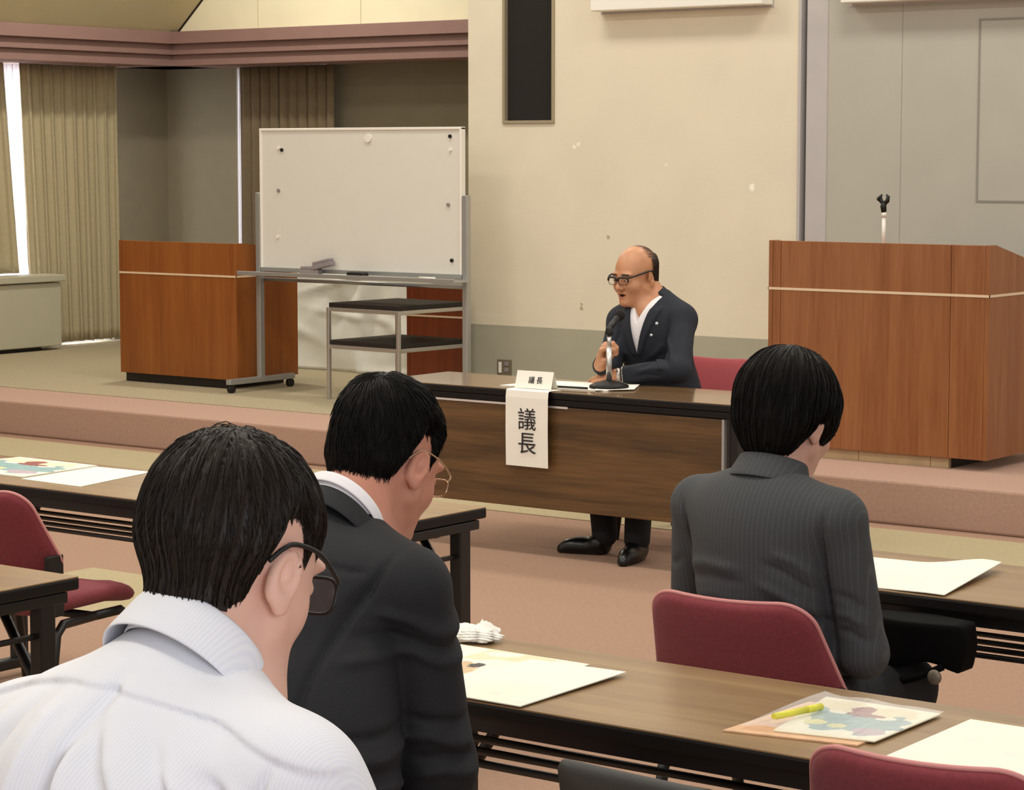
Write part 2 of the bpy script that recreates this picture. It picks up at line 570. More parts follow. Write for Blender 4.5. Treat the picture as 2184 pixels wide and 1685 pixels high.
# stepped mauve cornice: three bands, each lower one set further back, with a deep soffit behind
BANDS = ((2.528, 2.622, 0.0), (2.447, 2.528, 0.05), (2.362, 2.447, 0.09))
bm = bmesh.new()
for z0, z1, dpt in BANDS:
    bbox(bm, AX, -9.02, UY - 0.10 + dpt, AY, z0, z1, 0.004)
struct(from_bm('trim_9', bm, M['mauve']))
bm = bmesh.new()
for z0, z1, dpt in BANDS:
    bbox(bm, AX, UX + 0.10 - dpt, 0.0, AY, z0, z1, 0.004)
struct(from_bm('trim_10', bm, M['mauve']))
bm = bmesh.new()
x0, z0, x1, z1 = UX + 0.06, 2.615, UX + 2.4, 4.72
vs = [bm.verts.new(p) for p in ((x0, 0.0, z0), (x0, UY + 0.05, z0), (x1, UY + 0.05, z1), (x1, 0.0, z1))]
f = bm.faces.new(vs)
ex = bmesh.ops.extrude_face_region(bm, geom=[f])
for v in ex['geom']:
    if isinstance(v, bmesh.types.BMVert):
        v.co += Vector((-0.08, 0, 0.07))
struct(from_bm('ceiling', bm, M['slope']))
tubeo('trim_11', [(x0, UY - 0.006, z0), (x1, UY - 0.006, z1)], 0.010, M['groove'], None, 6)['kind'] = 'structure'


# ------------------------------------------------------------------ curtains
def drape(name, p0, p1, z0, z1, folds, amp, m, label, cat='curtain', top_gather=1.0, parent=None, seed=1, lean=0.0, lean0=True, thick=0.004, group=None):
    """pleated cloth hanging between p0 and p1 (plan points)"""
    rnd = random.Random(seed)
    ph = [rnd.uniform(-0.6, 0.6) for _ in range(folds * 2 + 4)]
    am = [rnd.uniform(0.65, 1.2) for _ in range(folds * 2 + 4)]
    a = Vector((p0[0], p0[1])); b = Vector((p1[0], p1[1]))
    d = b - a; L = d.length; d.normalize(); nrm = Vector((-d.y, d.x))
    nu = folds * 12; nv = 24
    bm = bmesh.new()
    rows = []
    for j in range(nv + 1):
        v = j / nv
        row = []
        for i in range(nu + 1):
            u = i / nu
            k = int(u * folds)
            w = math.sin(2 * PI * u * folds + ph[k] * (0.4 + 0.6 * (1 - v))) * am[k]
            off = amp * w * (0.75 + 0.35 * (1 - v)) + 0.25 * amp * math.sin(4 * PI * u * folds + 2 * v)
            p = a + d * (u * L + 0.012 * math.sin(2 * PI * u * folds * 2 + 1) + lean * (1 - v) * ((1 - u) if lean0 else u)) + nrm * off
            row.append(bm.verts.new((p.x, p.y, z0 + (z1 - z0) * v)))
        rows.append(row)
    for j in range(nv):
        for i in range(nu):
            f = bm.faces.new((rows[j][i], rows[j][i + 1], rows[j + 1][i + 1], rows[j + 1][i]))
            f.smooth = True
    o = from_bm(name, bm, m, parent, True)
    md = o.modifiers.new('cloth', 'SOLIDIFY'); md.thickness = thick
    if label: tag(o, label, cat, group)
    return o


drape('curtain', (-13.93, 12.40), (-13.93, 13.40), 0.235, 2.36, 9, 0.026, M['curtain'], 'long beige pleated curtain hanging right of the bright window gap, beside the cream radiator', seed=3, lean=0.09)
drape('curtain', (-13.93, 11.2), (-13.93, 12.242), 0.785, 2.36, 7, 0.024, M['curtain'], 'beige curtain at the left edge of the photo, hanging above the cream radiator', seed=5, lean=0.11, lean0=False)
drape('sheer_curtain', (-14.03, 11.1), (-14.03, 13.42), 0.215, 2.355, 24, 0.010, M['sheer'], 'white sheer curtain glowing with daylight in the gap between the beige curtains', seed=7, thick=0.001)
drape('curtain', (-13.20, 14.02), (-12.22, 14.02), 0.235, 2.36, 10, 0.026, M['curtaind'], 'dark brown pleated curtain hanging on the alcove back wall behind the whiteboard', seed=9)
drape('sheer_curtain', (-13.30, 14.09), (-12.45, 14.09), 0.215, 2.355, 12, 0.008, M['sheer'], 'thin bright sliver of sheer curtain beside the dark brown curtain', seed=11, thick=0.001)

#%%FURN
# ------------------------------------------------------------------ wall fittings
t = thing('wall_speaker', 'tall black speaker panel in a beige frame set into the cream wall', 'speaker', (0, 0, 0))
bm = bmesh.new()
fx0, fx1, fz0, fz1 = SPX0 + 0.0, SPX1 - 0.0, SPZ - 0.0, 3.6
bbox(bm, fx0, fx0 + 0.018, WY - 0.012, WY + 0.06, fz0, fz1, 0.002)
bbox(bm, fx1 - 0.018, fx1, WY - 0.012, WY + 0.06, fz0, fz1, 0.002)
bbox(bm, fx0 + 0.018, fx1 - 0.018, WY - 0.012, WY + 0.06, fz0, fz0 + 0.018, 0.002)
from_bm('frame', bm, M['bronzeframe'], t)
box('grille', fx0 + 0.018, fx1 - 0.018, WY + 0.02, WY + 0.05, fz0 + 0.018, fz1, M['speaker'], t, 0)

for x0, x1, nm, lb in ((-8.05, -6.905, 'wall_sign', 'white rectangular sign board mounted high on the cream wall beside the black speaker'),
                       (-6.42, -4.6, 'wall_sign', 'white rectangular sign board mounted high on the grey partition above the lectern')):
    t = thing(nm, lb, 'sign', (0, 0, 0))
    zb = 2.495 if x0 < -7 else 2.482
    box('board', x0, x1, WY - 0.12, WY - 0.0, zb, zb + 0.7, M['white'], t, 0.006)
    box('frame', x0 - 0.006, x1 + 0.006, WY - 0.004, WY + 0.001, zb - 0.012, zb + 0.712, M['panel2'], t, 0)

t = thing('wall_outlet', 'square bronze outlet plate on the grey wall base behind the chairman table', 'outlet', (0, 0, 0))
box('plate', -8.805, -8.698, WY - 0.012, WY - 0.004, 0.345, 0.445, M['outlet'], t, 0.003)
box('switch', -8.79, -8.768, WY - 0.018, WY - 0.012, 0.365, 0.43, M['white'], t, 0.002)
for z in (0.372, 0.408):
    box('socket', -8.747, -8.715, WY - 0.016, WY - 0.012, z, z + 0.025, M['felt'], t, 0.002)

# ------------------------------------------------------------------ radiator cabinet under the left window
t = thing('radiator_cabinet', 'cream metal radiator cabinet under the left window', 'radiator', (0, 0, 0))
box('body', -13.88, -13.70, 10.2, 12.575, 0.235, 0.715, M['radiator'], t, 0.008)
box('top', -13.885, -13.67, 10.2, 12.60, 0.722, 0.775, M['radiator'], t, 0.008)
box('plinth', -13.87, -13.74, 10.2, 12.40, STG + 0.004, 0.235, M['black'], t, 0)


# ------------------------------------------------------------------ lecterns
def lectern(name, label, x0, x1, y0, y1, zt, zstripe, zw, wm, loc=(0, 0, 0), rz=0, slope=0.14, seams=(), frontpl='plinthbeige', inset=0.2, group=None):
    t = thing(name, label, 'lectern', loc, rz, group)
    # side walls and back with sloping top
    for nm, a, b in (('side_panel', x0, x0 + 0.022), ('side_panel', x1 - 0.022, x1)):
        bm = bmesh.new()
        pts = [(y0, zw), (y1, zw), (y1, zt - slope), (y0 + 0.06, zt), (y0, zt)]
        va = [bm.verts.new((a, p[0], p[1])) for p in pts]
        vb = [bm.verts.new((b, p[0], p[1])) for p in pts]
        bm.faces.new(va); bm.faces.new(vb[::-1])
        for i in range(5):
            bm.faces.new((va[i], vb[i], vb[(i + 1) % 5], va[(i + 1) % 5]))
        from_bm(nm, bm, wm, t)
    xs = [x0 + 0.0225] + list(seams) + [x1 - 0.0225]
    for a, b in zip(xs[:-1], xs[1:]):
        box('front_panel', a + 0.0012, b - 0.0012, y0 + 0.0005, y0 + 0.022, zw, zt - 0.001, wm, t, 0.0012)
    box('backing', x0 + 0.03, x1 - 0.03, y0 + 0.024, y0 + 0.03, zw, zt - 0.01, M['plinthdark'], t, 0)
    bm = bmesh.new()
    a, b = x0 + 0.023, x1 - 0.023
    ya, yb = y0 + 0.06, y1 - 0.002
    za, zb2 = zt - 0.008, zt - slope - 0.008
    q = [(a, ya, za), (b, ya, za), (b, yb, zb2), (a, yb, zb2)]
    va = [bm.verts.new(p) for p in q]; vb = [bm.verts.new((p[0], p[1], p[2] - 0.02)) for p in q]
    bm.faces.new(va); bm.faces.new(vb[::-1])
    for i in range(4): bm.faces.new((va[i], va[(i + 1) % 4], vb[(i + 1) % 4], vb[i]))
    from_bm('desk_top', bm, wm, t)
    bm = bmesh.new()
    bbox(bm, x0 - 0.003, x1 + 0.003, y0 - 0.003, y0 + 0.0008, zstripe - 0.006, zstripe + 0.006)
    bbox(bm, x1 - 0.0005, x1 + 0.003, y0 - 0.003, y1, zstripe - 0.006, zstripe + 0.006)
    bbox(bm, x0 - 0.003, x0 + 0.0005, y0 - 0.003, y1, zstripe - 0.006, zstripe + 0.006)
    from_bm('inlay_strip', bm, M['inlay'], t)
    floor = STG + (0.004 if x0 < -7 else 0)
    if frontpl == 'plinthbeige':
        xm = x0 + 0.42
        for a, b in ((x0 + 0.06, x0 + 0.50), (x0 + 0.503, x1 - inset - 0.10), (x1 - inset - 0.097, x1 - inset - 0.004)):
            box('front_plinth', a, b, y0 + 0.02, y0 + 0.05, floor, zw, M['plinthbeige'], t, 0.001)
    else:
        box('front_plinth', x0 + 0.02, x1 - inset, y0 + 0.03, y0 + 0.05, floor, zw, M['plinthdark'], t, 0)
    box('side_plinth', x0 + 0.08, x1 - inset, y0 + 0.052, y1 - 0.03, floor, zw, M['plinthdark'], t, 0)
    return t


lectern('lectern', 'large cherry wood lectern with pale stripe at the right, microphone stand on top', -6.128, -4.942, 10.28, 10.98, 1.258, 1.022, 0.253, M['cherry'],
        seams=(-6.06, -5.14), inset=0.20)
lectern('lectern', 'orange cherry wood lectern with black plinth standing left of the whiteboard', -11.485, -10.445, 11.05, 11.62, 1.122, 0.915, 0.262, M['cherry2'],
        seams=(), frontpl='dark', inset=0.10, slope=0.05)
lectern('lectern', 'dark red brown lectern in the alcove, half hidden behind the chrome trolley', -9.97, -9.15, 12.15, 12.7, 0.83, 0.637, 0.23, M['redwood'],
        seams=(-9.42,), frontpl='dark', inset=0.06, slope=0.03)

# empty microphone clip on the right lectern
t = thing('microphone_stand', 'empty black microphone clip on a white post atop the right lectern', 'microphone stand', (-5.668, 10.6, 1.199))
bm = bmesh.new(); lathe(bm, [(0.02, 0), (0.02, 0.008), (0.016, 0.016), (0.009, 0.02)]); from_bm('base', bm, M['white'], t)
tubeo('post', [(0, 0, 0.018), (0, 0, 0.175)], 0.0095, M['white'], t, 12)
tubeo('collar', [(0, 0, 0.172), (0, 0, 0.198)], 0.0125, M['white'], t, 12)
bm = bmesh.new()
tube(bm, [(0, 0, 0.195), (-0.004, 0, 0.225), (0.0, 0, 0.245)], [0.013, 0.016, 0.013])
for s in (-1, 1):
    tube(bm, [(0, 0, 0.235), (s * 0.018, 0, 0.252), (s * 0.022, 0, 0.272), (s * 0.012, 0, 0.282)], [0.010, 0.011, 0.009, 0.005])
tube(bm, [(-0.018, -0.012, 0.262), (-0.028, -0.01, 0.262)], 0.011)
from_bm('clip', bm, M['black'], t)

# ------------------------------------------------------------------ whiteboard on wheels
t = thing('whiteboard', 'wheeled whiteboard with grey stand in front of the alcove', 'whiteboard', (0, 0, 0))
wy = 11.15
box('board', -10.30, -8.73, wy - 0.012, wy + 0.012, 0.975, 1.825, M['whiteboard'], t, 0.003)
bm = bmesh.new()
for a in ((-10.313, -10.297, 0.955, 1.836), (-8.733, -8.717, 0.955, 1.836)):
    bbox(bm, a[0], a[1], wy - 0.02, wy + 0.02, a[2], a[3], 0.003)
for a in ((1.822, 1.838),):
    bbox(bm, -10.313, -8.717, wy - 0.0205, wy + 0.0205, a[0], a[1], 0.003)
from_bm('frame', bm, M['whiteframe'], t)
box('bottom_rail', -10.313, -8.717, wy - 0.021, wy + 0.021, 0.952, 0.978, M['alu'], t, 0.003)
bm = bmesh.new()
bbox(bm, -10.38, -8.66, wy - 0.16, wy - 0.022, 0.932, 0.945, 0.003)
bbox(bm, -10.38, -8.66, wy - 0.165, wy - 0.155, 0.932, 0.957, 0.003)
from_bm('tray', bm, M['alu'], t)
for sx in (-10.335, -8.695):
    box('post', sx - 0.018, sx + 0.018, wy - 0.02, wy + 0.02, STG + 0.075, 1.44, M['alu'], t, 0.004)
    fo = box('foot', sx - 0.02, sx + 0.02, wy - 0.30, wy + 0.30, STG + 0.055, STG + 0.09, M['alu'], t, 0.006)
    for sy in (-0.27, 0.27):
        bm = bmesh.new()
        tube(bm, [(sx - 0.014, wy + sy, STG + 0.03), (sx + 0.014, wy + sy, STG + 0.03)], 0.026, 14)
        tube(bm, [(sx, wy + sy, STG + 0.03), (sx, wy + sy, STG + 0.06)], 0.012, 8)
        from_bm('caster', bm, M['black'], fo)
tubeo('crossbar', [(-10.335, wy + 0.03, 0.90), (-8.695, wy + 0.03, 0.90)], 0.012, M['alu'], t)


def magnet(x, z, m, label, r=0.011, name='magnet'):
    bm = bmesh.new()
    tube(bm, [(x, wy - 0.0125, z), (x, wy - 0.022, z)], r, 14)
    tag(from_bm(name, bm, m), label, 'magnet', 'magnets on the whiteboard')


magnet(-10.127, 1.705, M['black'], 'black magnet at the top left of the whiteboard')
magnet(-10.158, 1.716, M['whiteframe'], 'white magnet beside the black one at the whiteboard top left')
magnet(-10.158, 1.455, M['felt'], 'grey magnet at the left side of the whiteboard, halfway up')
magnet(-10.169, 1.168, M['whiteframe'], 'pale magnet near the lower left corner of the whiteboard')
magnet(-8.803, 1.783, M['black'], 'black magnet in the top right corner of the whiteboard')
magnet(-8.803, 1.705, M['whiteframe'], 'white magnet below the top right black magnet on the whiteboard')
magnet(-8.818, 1.384, M['felt'], 'grey magnet at the right side of the whiteboard, halfway up')
magnet(-8.792, 1.058, M['black'], 'black magnet near the lower right corner of the whiteboard')
magnet(-9.43, 1.775, M['white'], 'large white round magnet at the top centre of the whiteboard', 0.026)
for M4, lb, m, nm in ((Matrix.Translation((-9.86, wy - 0.055, 0.988)), 'grey felt eraser lying flat on the whiteboard tray', M['felt'], 'whiteboard_eraser'),
                      (Matrix.Translation((-9.76, wy - 0.06, 1.03)) @ Matrix.Rotation(math.radians(-12), 4, 'Y'), 'grey felt eraser tilted on top of the other eraser', M['felt'], 'whiteboard_eraser')):
    t = thing(nm, lb, 'eraser', (0, 0, 0), 0, 'erasers on the whiteboard tray')
    box('felt_pad', -0.075, 0.075, -0.025, 0.025, -0.04, -0.012, M['felt'], t, 0.004, M4)
    box('handle', -0.07, 0.07, -0.022, 0.022, -0.012, 0.006, m, t, 0.004, M4)
bm = bmesh.new()
bbox(bm, -9.52, -9.38, wy - 0.125, wy - 0.07, 0.946, 0.975, 0.012, 3)
tag(from_bm('marker_case', bm, M['black']), 'small black marker case in the middle of the whiteboard tray', 'case')
bm = bmesh.new()
tube(bm, [(-8.98, wy - 0.09, 0.953), (-8.85, wy - 0.10, 0.953)], 0.008)
tag(from_bm('marker_pen', bm, M['whiteframe']), 'white marker pen at the right end of the whiteboard tray', 'pen')
bm = bmesh.new()
bbox(bm, -10.10, -9.62, wy - 0.13, wy - 0.085, 0.946, 0.951, 0.001)
tag(from_bm('ruler', bm, M['inlay']), 'pale wooden ruler lying on the whiteboard tray left of the marker case', 'ruler')

# ------------------------------------------------------------------ sheet-covered box in the alcove
rnd = np.random.RandomState(4)
bm = bmesh.new()
bmesh.ops.create_cube(bm, size=1.0)
bmesh.ops.subdivide_edges(bm, edges=list(bm.edges), cuts=30, use_grid_fill=True)
CRE = [(rnd.uniform(-0.7, 0.7), rnd.uniform(-0.1, 0.7), rnd.uniform(-1, 1), rnd.uniform(-1, 1), rnd.uniform(0.015, 0.05), rnd.uniform(-1.0, 1.6)) for _ in range(22)]
for v in bm.verts:
    x, y, z = v.co.x * 1.36, v.co.y * 0.62, (v.co.z + 0.5) * 0.68
    d = 0.0
    for cx, cz, dx, dz, w, s in CRE:
        n = math.hypot(dx, dz)
        s1 = ((x - cx) * -dz + (z - cz) * dx) / n
        s2 = ((x - cx) * dx + (z - cz) * dz) / n
        d += 0.030 * s * math.exp(-(s1 / w) ** 2) * math.exp(-(s2 / 0.33) ** 2)
    d += 0.012 * math.sin(9 * x + 3 * math.sin(5 * z)) * (1 - z / 0.7)
    sag = 0.05 * math.exp(-((x + 0.1) / 0.4) ** 2) * (z / 0.68)
    k = 1.0 if v.co.y < 0 else 0.3
    fl = 0.05 * (1 - z / 0.68) ** 2
    v.co = Vector((x * (1 + fl * 0.6), y - (d + fl) * k if v.co.y < 0 else y, max(0.0, z - sag * 0.3)))
o = from_bm('dust_sheet', bm, M['sheet'], None, True)
o.location = (-10.70, 12.78, STG + 0.006)
tag(o, 'box shape covered with a crumpled white dust sheet behind the whiteboard', 'covered box')

# ------------------------------------------------------------------ chrome trolley with two dark shelves
t = thing('trolley', 'two-tier trolley with chrome legs and dark shelves before the whiteboard', 'trolley', (-9.30, 11.25, STG + 0.004), math.radians(-4))
cw, cd = 0.29, 0.30
for z in (0.555, 0.33):
    box('shelf', -cw, cw, -cd, cd, z, z + 0.03, M['plinthdark'], t, 0.004)
    bm = bmesh.new()
    for s in (-1, 1):
        bbox(bm, -cw, cw, s * cd - 0.008, s * cd + 0.008, z - 0.022, z + 0.002, 0.003)
        bbox(bm, s * cw - 0.008, s * cw + 0.008, -cd, cd, z - 0.022, z + 0.002, 0.003)
    from_bm('shelf_rail', bm, M['chrome'], t)
for sx in (-1, 1):
    for sy in (-1, 1):
        box('leg', sx * cw - 0.011, sx * cw + 0.011, sy * cd - 0.011, sy * cd + 0.011, 0, 0.556, M['chrome'], t, 0.003)


# ------------------------------------------------------------------ folding tables
def folding_table(label, x0, x1, y0, y1, topm, group, modesty=False, inset=0.12, rods=(0.06, 0.15, 0.25, 0.35), rz=0.56, ztop=0.70, braces=True, post=None, rr_=0.0064):
    cx = (x0 + x1) / 2
    t = thing('folding_table', label, 'table', (cx, y0, 0), 0, group)
    hw, dp = (x1 - x0) / 2, y1 - y0
    py = dp - 0.09 if post is None else post
    tt = box('tabletop', -hw + 0.002, hw - 0.002, 0.002, dp - 0.002, ztop - 0.004, ztop, topm, t, 0.001)
    box('edge_band', -hw, hw, 0, dp, ztop - 0.032, ztop - 0.0015, M['blackedge'], t, 0.006)
    bm = bmesh.new()
    bbox(bm, -hw + 0.05, hw - 0.05, 0.025, 0.045, ztop - 0.062, ztop - 0.033)
    bbox(bm, -hw + 0.05, hw - 0.05, dp - 0.045, dp - 0.025, ztop - 0.062, ztop - 0.033)
    from_bm('frame_rail', bm, M['blackmetal'], t)
    for s in (-1, 1):
        lx = s * (hw - inset)
        bm = bmesh.new()
        bbox(bm, lx - 0.019, lx + 0.019, py - 0.024, py + 0.024, 0.05, ztop - 0.033, 0.004)
        bbox(bm, lx - 0.022, lx + 0.022, 0.03, dp - 0.03, ztop - 0.06, ztop - 0.034, 0.003)
        bbox(bm, lx - 0.019, lx + 0.019, dp / 2 - 0.22, dp / 2 + 0.22, 0.025, 0.06, 0.006)
        lg = from_bm('leg', bm, M['blackmetal'], t)
        for sy in (-0.19, 0.19):
            bm = bmesh.new()
            tube(bm, [(lx - 0.012, dp / 2 + sy, 0.02), (lx + 0.012, dp / 2 + sy, 0.02)], 0.02, 12)
            from_bm('caster', bm, M['black'], lg)
        if braces:
            tubeo('brace', [(lx, py, 0.44), (lx - s * 0.03, py, 0.46), (lx - s * 0.17, py, ztop - 0.04)], [0.010, 0.013, 0.012], M['blackmetal'], t, 8)
        bm = bmesh.new()
        bmesh.ops.create_icosphere(bm, subdivisions=2, radius=0.021, matrix=Matrix.Translation((s * (hw - 0.06), dp - 0.155, ztop - 0.055)))
        for f in bm.faces: f.smooth = True
        from_bm('knob', bm, M['black'], t)
    for ry in rods:
        tubeo('shelf_rod', [(-hw + inset, ry, rz), (hw - inset, ry, rz)], rr_, M['blackmetal'], t, 8)
    if rods:
        for s in (-1, 1):
            for k in (0.42, ):
                bm = bmesh.new()
                bbox(bm, s * (hw - inset - 0.005) - 0.008, s * (hw - inset - 0.005) + 0.008, 0.04, dp - 0.06, rz - 0.006, rz + 0.006, 0.002)
                bbox(bm, s * (hw - inset - 0.005) - 0.006, s * (hw - inset - 0.005) + 0.006, 0.05, 0.08, rz, ztop - 0.034, 0.002)
                from_bm('shelf_bracket', bm, M['blackmetal'], t)
    return t, hw, dp


GT = 'folding tables of the audience'
folding_table('long brown folding table in the foreground with papers, right of the black suited man', -3.10, -1.26, 3.375, 3.862, M['tabletop'], GT, inset=0.15,
              rods=(0.085, 0.16, 0.235, 0.32), rr_=0.0080)
folding_table('brown folding table at the left with leaflets, behind the young man in the pale shirt', -5.93, -4.062, 4.81, 5.30, M['tabletop'], GT, inset=0.025,
              rods=(0.05, 0.12, 0.19, 0.27), rz=0.57)
folding_table('brown folding table in front of the woman in the grey suit', -3.12, -1.25, 4.805, 5.292, M['tabletop'], GT, inset=0.30,
              rods=(0.05, 0.12, 0.19, 0.27), rz=0.57)
folding_table('brown folding table end at the left edge, in front of the wine red chair', -6.0, -4.145, 3.36, 3.846, M['tabletop'], GT, inset=0.03,
              rods=(0.05, 0.12, 0.19, 0.27), rz=0.57)
t, hw, dp = folding_table('dark glossy chairman table with walnut front panel and hanging name sheet', -6.77, -4.93, 8.055, 8.545, M['darktop'], None, inset=0.13,
                          rods=(), braces=False, post=0.10)
x0, x1 = -6.70, -5.015
cxx = (-6.77 - 4.93) / 2
box('modesty_panel', x0 - cxx, x1 - cxx, 0.012, 0.028, 0.205, 0.638, M['modesty'], t, 0.003)
box('panel_strip', x0 - cxx, -5.76 - cxx, 0.006, 0.012, 0.632, 0.641, M['brightalu'], t, 0)
box('panel_edge', x1 - cxx, x1 - cxx + 0.012, 0.008, 0.03, 0.205, 0.638, M['alu'], t, 0.002)
box('front_rail', -hw + 0.02, hw - 0.02, 0.004, 0.03, 0.643, 0.667, M['blackedge'], t, 0.003)
for s in (-1, 1):
    box('panel_bracket', s * (hw - 0.045) - 0.02, s * (hw - 0.045) + 0.02, 0.032, 0.075, 0.22, 0.66, M['blackmetal'], t, 0.004)


# ------------------------------------------------------------------ chairs
def pad(w_top, w_bot, h, rc, thick, curve, nseg=10, bulge=1.0):
    """trapezoid outline with filleted corners, counter-clockwise list of (u, v)"""
    rt, rb = rc
    C4 = [((-w_bot / 2, 0), rb), ((w_bot / 2, 0), rb), ((w_top / 2, h), rt), ((-w_top / 2, h), rt)]
    o = []
    for i in range(4):
        p, r = Vector(C4[i][0]), C4[i][1]
        a = (Vector(C4[i - 1][0]) - p).normalized(); b = (Vector(C4[(i + 1) % 4][0]) - p).normalized()
        half = a.angle(b) / 2
        t = r / math.tan(half)
        c = p + (a + b).normalized() * (r / math.sin(half))
        p0, p1 = p + a * t, p + b * t
        a0 = math.atan2(p0.y - c.y, p0.x - c.x); a1 = math.atan2(p1.y - c.y, p1.x - c.x)
        while a1 < a0: a1 += 2 * PI
        arc = [(c.x + r * math.cos(a0 + (a1 - a0) * k / nseg), c.y + r * math.sin(a0 + (a1 - a0) * k / nseg)) for k in range(nseg + 1)]
        if o:
            q = Vector(o[-1]); z = Vector(arc[0])
            o += [tuple(q.lerp(z, k / 9)) for k in range(1, 9)]
        o += arc
    q = Vector(o[-1]); z = Vector(o[0])
    o += [tuple(q.lerp(z, k / 9)) for k in range(1, 9)]
    return o


def pad_mesh(name, outl, thick, curve, xf, m, parent, smooth=True):
    bm = bmesh.new()
    n = len(outl)
    cu = 0.0; cv = sum(p[1] for p in outl) / n
    rings = []
    for sgn in (1, -1):
        rs = []
        for s, d in ((1.0, 0.0), (0.985, 0.3), (0.955, 0.52), (0.9, 0.66), (0.75, 0.86), (0.5, 0.97), (0.25, 1.0)):
            if sgn < 0 and s == 1.0:
                rs.append(rings[0][0]); continue
            rg = []
            for u, v in outl:
                uu, vv = cu + (u - cu) * s, cv + (v - cv) * s
                w = sgn * thick / 2 * d + curve * uu * uu
                rg.append(bm.verts.new(xf(uu, vv, w)))
            rs.append(rg)
        rings.append(rs)
        for a, b in zip(rs[:-1], rs[1:]):
            for j in range(n):
                f = bm.faces.new((a[j], a[(j + 1) % n], b[(j + 1) % n], b[j])) if sgn > 0 else bm.faces.new((a[j], b[j], b[(j + 1) % n], a[(j + 1) % n]))
                f.smooth = True
        bm.faces.new(rs[-1])
    return from_bm(name, bm, m, parent, smooth)


def make_chair(label, fab, pip, group, wt=0.36, wb=0.46, piping=True):
    t = thing('chair', label, 'chair', (0, 0, 0), 0, group)
    out = pad(wt, wb, 0.27, (0.075, 0.05), 0.05, 0)
    ang = math.radians(24)

    def xb(u, v, w):
        return Vector((u, -0.165 - v * math.sin(ang) + w * math.cos(ang), 0.525 + v * math.cos(ang) + w * math.sin(ang)))
    bk = pad_mesh('backrest', out, 0.052, 0.75, xb, fab, t)
    if piping:
        bm = bmesh.new()
        tube(bm, [xb(u * 1.002, 0.135 + (v - 0.135) * 1.002, 0.75 * u * u + 0.004) for u, v in out], 0.0048, 6, closed=True)
        from_bm('piping', bm, pip, bk)
    so = pad(0.43, 0.40, 0.44, (0.09, 0.06), 0.06, 0)
    st = pad_mesh('seat', so, 0.066, 0.25, lambda u, v, w: Vector((u, -0.20 + v, 0.445 + w - 0.03 * max(0, v - 0.34) / 0.1)), fab, t)
    bm = bmesh.new()
    for s in (-1, 1):
        bbox(bm, s * 0.215 - 0.008, s * 0.215 + 0.008, -0.205, -0.14, 0.43, 0.60, 0.004)
    bbox(bm, -0.215, 0.215, -0.19, -0.165, 0.43, 0.46, 0.004)
    from_bm('back_bracket', bm, M['black'], t)
    for sx in (-1, 1):
        tubeo('leg', [(sx * 0.195, 0.02, 0.40), (sx * 0.20, 0.13, 0.40), (sx * 0.205, 0.165, 0.375), (sx * 0.215, 0.235, 0.0)], 0.0135, M['blackmetal'], t)
        tubeo('leg', [(sx * 0.195, 0.02, 0.40), (sx * 0.20, -0.12, 0.40), (sx * 0.205, -0.155, 0.375), (sx * 0.215, -0.23, 0.0)], 0.0135, M['blackmetal'], t)
    tubeo('stretcher', [(-0.197, 0.02, 0.40), (0.197, 0.02, 0.40)], 0.012, M['blackmetal'], t)
    return t


GC = 'wine red chairs of the audience'
ch0 = make_chair('wine red chair with pink piping that the grey suited woman sits on', M['wine'], M['piping'], GC)
ch0.location = (-2.585, 4.415, 0); ch0.rotation_euler.z = math.radians(3)


def place(x, y, rz, label, group=GC):
    c = copy_tree(ch0)
    c.location = (x, y, 0); c.rotation_euler = (0, 0, math.radians(rz))
    c['label'] = label
    if group: c['group'] = group
    return c


place(-1.66, 3.46, 4, 'wine red chair back in the bottom right corner, by the front table')
place(-5.10, 4.56, 8, 'empty wine red chair at the left edge, before the left table')
place(-2.56, 2.74, 0, 'wine red chair that the man in the black suit sits on')
place(-1.75, 1.38, 0, 'wine red chair that the young man in the pale shirt sits on')
c4 = make_chair('red fabric chair behind the chairman table', M['redfab'], M['redfab'], None, wt=0.38, piping=False)
c4.location = (-5.70, 8.88, 0); c4.rotation_euler.z = PI
del c4['label']; tag(c4, 'bright red chair the speaking man in the navy jacket sits on')
# dark grey chair with a squared back in front of the rods of the front table
t = thing('chair', 'dark grey squared chair back at the bottom edge, before the front table', 'chair', (-1.69, 2.89, 0), math.radians(-4))
o_ = pad(0.44, 0.46, 0.322, (0.018, 0.04), 0.04, 0)
a_ = math.radians(12)
pad_mesh('backrest', o_, 0.05, 0.1, lambda u, v, w: Vector((u, -0.17 - v * math.sin(a_) + w, 0.53 + v * math.cos(a_))), M['darkgrey'], t)
pad_mesh('seat', pad(0.43, 0.42, 0.42, (0.06, 0.05), 0.05, 0), 0.055, 0.1, lambda u, v, w: Vector((u, -0.2 + v, 0.44 + w)), M['darkgrey'], t)
for sx in (-1, 1):
    tubeo('leg', [(sx * 0.20, 0.20, 0.415), (sx * 0.205, 0.22, 0.0)], 0.012, M['blackmetal'], t)
    tubeo('leg', [(sx * 0.20, -0.16, 0.56), (sx * 0.20, -0.17, 0.40), (sx * 0.205, -0.22, 0.0)], 0.012, M['blackmetal'], t)

#%%SMALL
# ------------------------------------------------------------------ papers and small things on the tables
ZT = 0.7005


